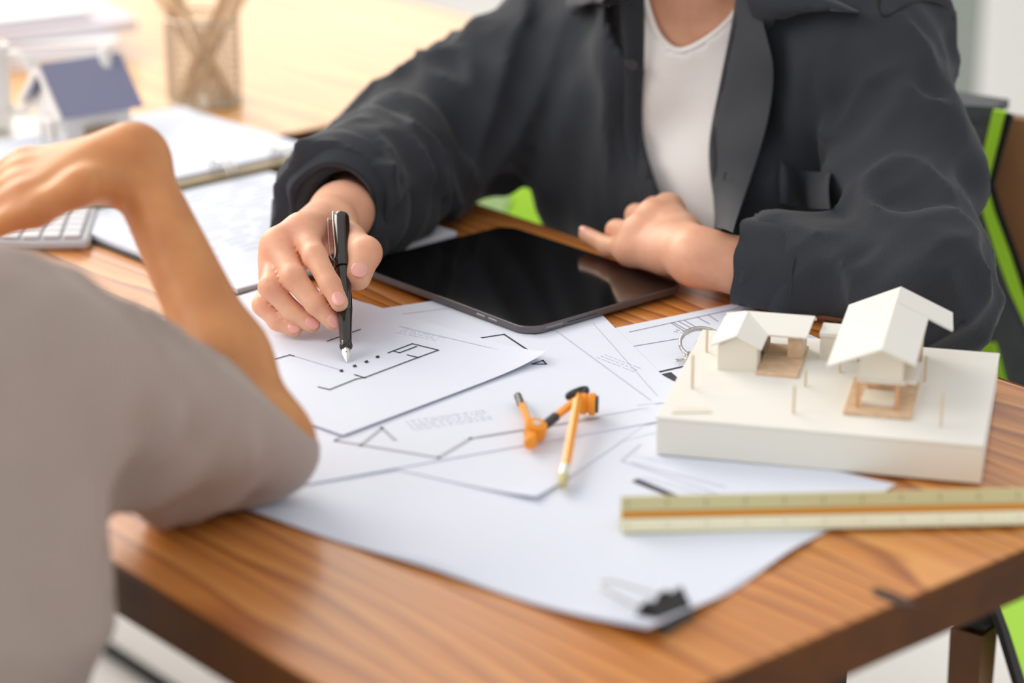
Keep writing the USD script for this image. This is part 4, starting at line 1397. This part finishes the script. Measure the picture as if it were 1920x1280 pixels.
# folded cuffs
def cuff(c, fd, r0, r1, w, seed, squash=1.0):
    d, a, b = frame_of(fd, (0, 0, 1))
    th = np.linspace(0, 2 * np.pi, 49)[:-1]
    nz = meshkit.noise(np.column_stack([np.cos(th) * 2, np.sin(th) * 2, np.full(48, seed)]), seed) - .5
    loops = []
    for s, r in ((0, r0 - .0012), (.002, r0 + .0016), (-w * .5, r1), (-w, r1 + .001), (-w - .002, r1 - .004)):
        loops.append(np.array([c + d * (s + .012 * z_) + a * math.sin(t) * (r + .006 * z_) * squash + b * math.cos(t) * (r + .006 * z_) for t, z_ in zip(th, nz)]))
    m = loft(loops + [np.array([c + d * (s + .012 * z_) + a * math.sin(t) * (r + .006 * z_) * squash + b * math.cos(t) * (r + .006 * z_) for t, z_ in zip(th, nz)]) for s, r in ((-w, r0 - .006), (-.001, r0 - .0035))], cap=False)
    v = np.array(m.vertices)
    inside = (v @ TN < N1)
    v[inside, 2] = np.maximum(v[inside, 2], TZ + .0088)
    n_ = 48
    k = len(v) // n_
    f = list(m.faces)
    for j in range(n_):
        j2 = (j + 1) % n_
        f += [((k - 1) * n_ + j, (k - 1) * n_ + j2, j2), ((k - 1) * n_ + j, j2, j)]
    mm = tm(v, f)
    mm.fix_normals()
    return mm
obj('cuff', cuff(CUFR + fdR * .004 + V(-.010, 0, .002), fdR, .039, .060, .048, 3), 'charcoal_cloth', shirt, smooth=True)
obj('cuff', cuff(CUFL + fdL * .002 + V(0, 0, .004), fdL, .041, .0455, .048, 8, 1.0), 'charcoal_cloth', shirt, smooth=True)

# legs and shoes under the table
HIPu = bod(0, -.02, -.52)
def legs_sdf(hips, fwd, left, knee_f, floor_f, r=.078):
    def f(P):
        d = None
        for s in (-1, 1):
            h_, k_, a_ = hips + left * .09 * s, V(*(hips + left * .10 * s + fwd * knee_f)[:2], .50), V(*(hips + left * .10 * s + fwd * floor_f)[:2], .09)
            q = smin(rc(P, h_, k_, r + .01, r - .015), rc(P, k_, a_, r - .015, r - .03), .03)
            d = q if d is None else smin(d, q, .01)
        return d - ridged(P, foldmat(V(0, 0, 1), 16, .4), 3) * .004
    return f
def legs(person_, hips, fwd, left, knee_f, floor_f, m):
    f = legs_sdf(hips, fwd, left, knee_f, floor_f)
    c = hips + fwd * knee_f * .5
    obj('trousers', soften(surface(f, V(c[0] - .45, c[1] - .45, .06), V(c[0] + .45, c[1] + .45, .66), .010), 2), m, person_, smooth=True)
    for s in (-1, 1):
        a_ = V(*(hips + left * .10 * s + fwd * floor_f)[:2], 0)
        def sh(P):
            d = rc(P, a_ + V(0, 0, .052) - fwd * .01, a_ + V(0, 0, .10), .044, .040)
            d = smin(d, rc(P, a_ - fwd * .03 + V(0, 0, .045), a_ + fwd * .15 + V(0, 0, .035), .040, .032), .03)
            return np.maximum(d, .002 - P[:, 2])
        obj('shoe', surface(sh, a_ - V(.24, .24, .01), a_ + V(.24, .24, .18), .009), 'shoe', person_, smooth=True)
HIPm = V(HIPu[0], HIPu[1], .52)
legs(designer, HIPm, PF, PLv, .36, .30, 'jeans')

# ---------------------------------------------------------------- the sitter's chair with the safety vest over its back
CB = V(.445, 2.265, 0)
CD = unit(V(.80, -.60, 0))                             # along the chair back, towards the right
CN = V(CD[1], -CD[0], 0)                               # front of the chair
if CN @ V(0, -1, 0) < 0:
    CN = -CN
def onback(u, v, lift=0.0):
    r = ray(u, v)
    t = ((CB + CN * lift - EYE) @ CN) / (r @ CN)
    q = EYE + r * t
    return V((q - CB) @ CD, q[2])
chair = thing('chair', 'brown wooden chair of the seated person, its back showing behind the vest', 'chair', (*(CB + CN * .2 - CD * .1)[:2], 0))
def onto(p2, lift):
    return CB + CD * p2[0] + CN * lift + V(0, 0, p2[1])
def panel(poly2, l0, l1):
    m = trimesh.creation.extrude_polygon(Polygon(poly2), l1 - l0, engine='earcut')
    v = np.array(m.vertices)
    m2 = tm(CB + v[:, :1] * CD + (v[:, 2:] + l0) * CN + v[:, 1:2] * V(0, 0, 1), m.faces)
    m2.fix_normals()
    return m2
topz = onback(1900, 222)[1]
obj('backrest', panel([(-.42, topz - .33), (.12, topz - .33), (.14, topz - .02), (.10, topz), (-.40, topz), (-.44, topz - .02)], -.016, 0), 'chair_wood', chair)
for x_ in (-.40, .095):
    obj('back_post', panel([(x_ - .016, .0), (x_ + .016, .0), (x_ + .016, topz - .03), (x_ - .016, topz - .03)], -.042, -.017), 'dark_chair_wood', chair)
seat_c = CB + CN * .18 - CD * .03
obj('seat', box(-.225, -.135, .459, .225, .135, .487, .008).apply_transform(trimesh.transformations.rotation_matrix(math.atan2(CD[1], CD[0]), (0, 0, 1))).apply_translation(V(seat_c[0], seat_c[1], 0)), 'black_steel', chair)
lg0 = at(1826, 1190, 2.03)
for b_ in (seat_c + CD * .205 + CN * .118, seat_c - CD * .205 + CN * .118):
    b_ = V(b_[0], b_[1], 0)
    obj('leg', hull([b_ + CD * i * .011 + CN * j * .011 for i in (-1, 1) for j in (-1, 1)] + [b_ + CD * i * .0155 + CN * j * .0155 + V(0, 0, .4585) for i in (-1, 1) for j in (-1, 1)]), 'dark_chair_wood', chair)

vest = thing('safety_vest', 'grey safety vest with bright lime edging hung over the chair back', 'vest', (*(CB + CN * .03)[:2], 0))
pxs = lambda pts: [tuple(onback(u, v, .03)) for u, v in pts]
def vpanel(pts, l0, l1):
    return panel(pxs(pts), l0, l1)
obj('panel', vpanel([(1690, 190), (1870, 200), (1848, 300), (1836, 345), (1848, 400), (1890, 500), (1930, 590), (1990, 700), (2010, 1000), (1872, 700), (1850, 640), (1690, 640)], .026, .032), 'vest_grey', vest)
obj('armhole_band', vpanel([(1868, 203), (1892, 208), (1872, 290), (1858, 345), (1872, 395), (1900, 470), (1925, 545), (1990, 690), (1972, 700), (1900, 545), (1872, 470), (1850, 400), (1836, 345), (1848, 290)], .0325, .037), 'lime', vest)
obj('armhole_trim', vpanel([(1893, 209), (1904, 214), (1882, 290), (1868, 345), (1882, 395), (1908, 465), (1935, 540), (2000, 685), (1991, 690), (1926, 545), (1901, 470), (1873, 395), (1859, 345), (1873, 290)], .033, .038), 'black_trim', vest)
obj('front_band', vpanel([(1838, 640), (1870, 640), (1896, 740), (1960, 1000), (1980, 1080), (1872, 1080), (1862, 740)], .0325, .037), 'lime', vest)
SIDE = CB + CD * .205
def sidepanel(pts, l0, l1):
    q = []
    for u, v in pts:
        r = ray(u, v)
        t = ((SIDE - EYE) @ CD) / (r @ CD)
        w_ = EYE + r * t
        q.append(((w_ - SIDE) @ CN, w_[2]))
    m = trimesh.creation.extrude_polygon(Polygon(q), l1 - l0, engine='earcut')
    v = np.array(m.vertices)
    m2 = tm(SIDE + v[:, :1] * CN + (v[:, 2:] + l0) * CD + v[:, 1:2] * V(0, 0, 1), m.faces)
    m2.fix_normals()
    return m2
obj('side_drop', sidepanel([(1859, 1000), (1859, 1125), (1880, 1180), (1932, 1340), (2120, 1340), (2160, 1000)], 0, .005), 'lime', vest)
obj('zip_edge', sidepanel([(1847, 1000), (1847, 1125), (1868, 1185), (1914, 1340), (1931, 1340), (1879, 1180), (1858, 1125), (1858, 1000)], .0005, .007), 'black_trim', vest)
obj('back_panel', vpanel([(840, 300), (1026, 300), (1026, 560), (840, 560)], .026, .032), 'lime', vest)
obj('reflective_strip', vpanel([(846, 340), (905, 336), (962, 372), (950, 398), (900, 392), (846, 376)], .0325, .0345), 'lime_pale', vest)
cf = onback(1866, 200)[0]
obj('collar_fold', [panel([(-.44, topz + .001), (cf, topz + .001), (cf, topz + .010), (-.44, topz + .010)], -.03, .034)], 'vest_grey', vest)

# ---------------------------------------------------------------- the person in front, seen from behind
elF = at(500, 836, 1.515)
wrF = at(248, 300, 1.655)
shF = at(52, 668, 1.36)
foF = unit(wrF - elF)
haF = at(90, 318, 1.66)
hbF = at(-30, 372, 1.65)
def fp(u, v, y):
    return at(u, v, y)
fM = [fp(48, 312, 1.66), fp(40, 332, 1.64), fp(38, 356, 1.62), fp(46, 376, 1.60)]
fPp = [fp(-40, 344, 1.665), fp(-56, 362, 1.64), fp(-60, 384, 1.62), fp(-44, 402, 1.60)]
fT = [fp(-110, 390, 1.66), fp(-128, 400, 1.64), fp(-126, 412, 1.62), fp(-104, 424, 1.60)]
thF = ((wrF + V(-.012, -.015, -.01), fp(150, 350, 1.60), fp(70, 396, 1.585), fp(-10, 424, 1.58)), (.016, .013, .0105, .0085))


def sdf_fore(P):
    arm = smin(rc(P, elF, elF + foF * .07, .029, .0275), rc(P, elF + foF * .07, wrF, .0275, .0205), .02)
    palm = [(wrF, m_, .0205, .0125) for m_ in fM]
    ch = [((a, b, c), (.0115, .0095, .0078)) for a, b, c in zip(fM, fPp, fT)]
    d = hand(P, wrF, ch, thF, palm, .02, arm, .010)
    d = smin(d, rc(P, shF, elF, .042, .030), .02)
    return np.maximum(d, -(P[:, 2] - TZ - .0032))


foreskin = soften(surface(sdf_fore, np.minimum.reduce([elF, wrF, shF, *fT]) - .06, np.maximum.reduce([elF, wrF, shF]) + .06, .0036), 5)
# torso of the person in front
cR = at(-90, 640, 1.33)
FL2, FF2 = unit(V(-.80, -.60, 0)), unit(V(-.60, .80, 0))  # to the left shoulder, facing
SH2 = shF + V(-.018, 0, .002)
SH2L = SH2 + FL2 * .31
FU2 = unit(V(0, 0, 1) + .18 * FF2)
m2 = (SH2 + SH2L) / 2
def b2(l, f, u):
    return m2 + FL2 * l + FF2 * f + FU2 * u
HEAD2 = b2(.0, .06, .27)


def torso2(P):
    d = rc(P, SH2 - FU2 * .01, SH2L - FU2 * .01, .052, .052)
    d = smin(d, rc(P, b2(-.098, .01, -.12), b2(.085, .01, -.12), .096, .094), .06)
    d = smin(d, rc(P, b2(-.080, .0, -.30), b2(.075, .0, -.30), .090, .090), .06)
    d = smin(d, rc(P, b2(-.07, -.02, -.48), b2(.07, -.02, -.48), .105, .105), .06)
    d = smin(d, rc(P, b2(0, -.005, 0), b2(0, .03, .16), .056, .048), .05)
    return d


def core2(P):
    d = torso2(P)
    a3 = np.array([FL2, FF2, V(0, 0, 1)])
    hd_ = smin(ell(P, HEAD2 + V(0, 0, .03), (.070, .090, .096), a3), ell(P, HEAD2 + FF2 * .03 - V(0, 0, .05), (.052, .058, .058), a3), .03)
    hd_ = smin(hd_, rc(P, HEAD2 + FF2 * .088 + V(0, 0, .01), HEAD2 + FF2 * .104 - V(0, 0, .026), .008, .012), .01)
    for s in (-1, 1):
        hd_ = smax(hd_, -ell(P, HEAD2 + FL2 * .03 * s + FF2 * .092 + V(0, 0, .018), (.018, .014, .011), a3), .012)
        hd_ = smin(hd_, ell(P, HEAD2 + FL2 * .071 * s, (.008, .018, .029), a3), .006)
    return smin(smin(d, hd_, .02), rc(P, SH2L, SH2L + V(-.03, .12, -.27), .042, .034), .03)


coremesh2 = soften(surface(core2, m2 + V(-.36, -.36, -.62), m2 + V(.36, .36, .45), .007), 3)
hemA, hemB = dep(338, 600, 1.62), dep(566, 838, 1.56)      # sleeve hem: crook of the elbow and elbow tip
hd2 = unit(hemB - hemA)
hn = unit(np.cross(hd2, CAMV))
if hn @ (wrF - elF) < 0:
    hn = -hn


def sleeve2(P):
    d = rc(P, SH2, elF + V(-.03, -.01, .006), .058, .054)
    d = smin(d, rc(P, elF + V(-.05, -.012, .01), elF + V(-.022, 0, .004), .052, .043), .03)
    fo = ridged(P, foldmat(unit(V(.15, .1, 1)), 17, .25), 51, 1.4) * .0095 + ridged(P, foldmat(unit(V(.6, .2, .8)), 30, .3), 55, 1.3) * .0065
    return np.minimum(d - fo + .0035, rc(P, shF, elF, .042, .030) - .007)


def shirt2(P):
    fo = ridged(P, foldmat(unit(V(1, .3, -.35)), 13, .25), 61, 1.3) * .009
    d = np.minimum(torso2(P) - .012 - fo, torso2(P) - .006)
    d = smin(d, sleeve2(P), .03)
    d = smin(d, rc(P, SH2L, SH2L + V(-.02, .06, -.13), .062, .058), .03)
    d = np.maximum(d, np.where(np.linalg.norm(P - elF, axis=1) < .2, (P - hemA) @ hn - .004, -1))
    d = smax(d, -(torso2(P) - .003), .001)
    d = smax(d, -ell(P, b2(0, .02, .075), (.070, .075, .07), np.array([FL2, FF2, FU2])), .004)
    d = np.maximum(d, -(P[:, 2] - TZ + .26))
    return np.maximum(d, -table_sdf(P, .0045))


shirt2_mesh = soften(surface(shirt2, np.minimum.reduce([SH2, elF, SH2L, m2 + V(0, 0, -.44)]) - .13, np.maximum.reduce([SH2, elF, SH2L]) + .12, .0058, slack=.010), 3)
guest = thing('person', 'person in a taupe ribbed T-shirt seen from behind, bare forearm propped on the table', 'person', (m2[0], m2[1], 0))
bd2 = obj('body', fused([coremesh2, foreskin]), 'skin_tan', guest, smooth=True)
obj('t_shirt', shirt2_mesh, 'taupe_knit', guest, smooth=True)


def sdf_hair2(P):
    a3 = np.array([FL2, FF2, V(0, 0, 1)])
    d = ell(P, HEAD2 + V(0, 0, .04) - FF2 * .012, (.083, .096, .097), a3)
    d = smax(d, -((P - HEAD2) @ (-FF2 * .8 + V(0, 0, .5)) + .015), .02)
    d = smin(d, ell(P, HEAD2 - FF2 * .105 + V(0, 0, .05), (.04, .04, .04), a3), .015)
    return d - ridged(P, foldmat(V(0, 0, 1), 70, .15), 3) * .003


obj('hair', soften(surface(sdf_hair2, HEAD2 - .18, HEAD2 + .2, .006), 1), 'hair', guest, smooth=True)
HIP2 = V(*b2(0, -.02, -.5)[:2], .52)
legs(guest, HIP2, FF2, FL2, .34, .30, 'khaki')
ch2 = thing('chair', 'pale round stool under the person in the taupe T-shirt', 'chair', (HIP2[0], HIP2[1], 0))
obj('seat', [lathe([(0, .405), (.17, .405), (.18, .415), (.18, .430), (.172, .437), (0, .437)], 40, (HIP2[0], HIP2[1], 0))], 'beige_chair', ch2, smooth=40)
for k in range(4):
    a_ = math.pi / 4 + k * math.pi / 2
    obj('leg', [tube([V(HIP2[0] + .17 * math.cos(a_), HIP2[1] + .17 * math.sin(a_), 0), V(HIP2[0] + .12 * math.cos(a_), HIP2[1] + .12 * math.sin(a_), .404)], [.013, .016], 14)], 'beige_chair', ch2, smooth=40)
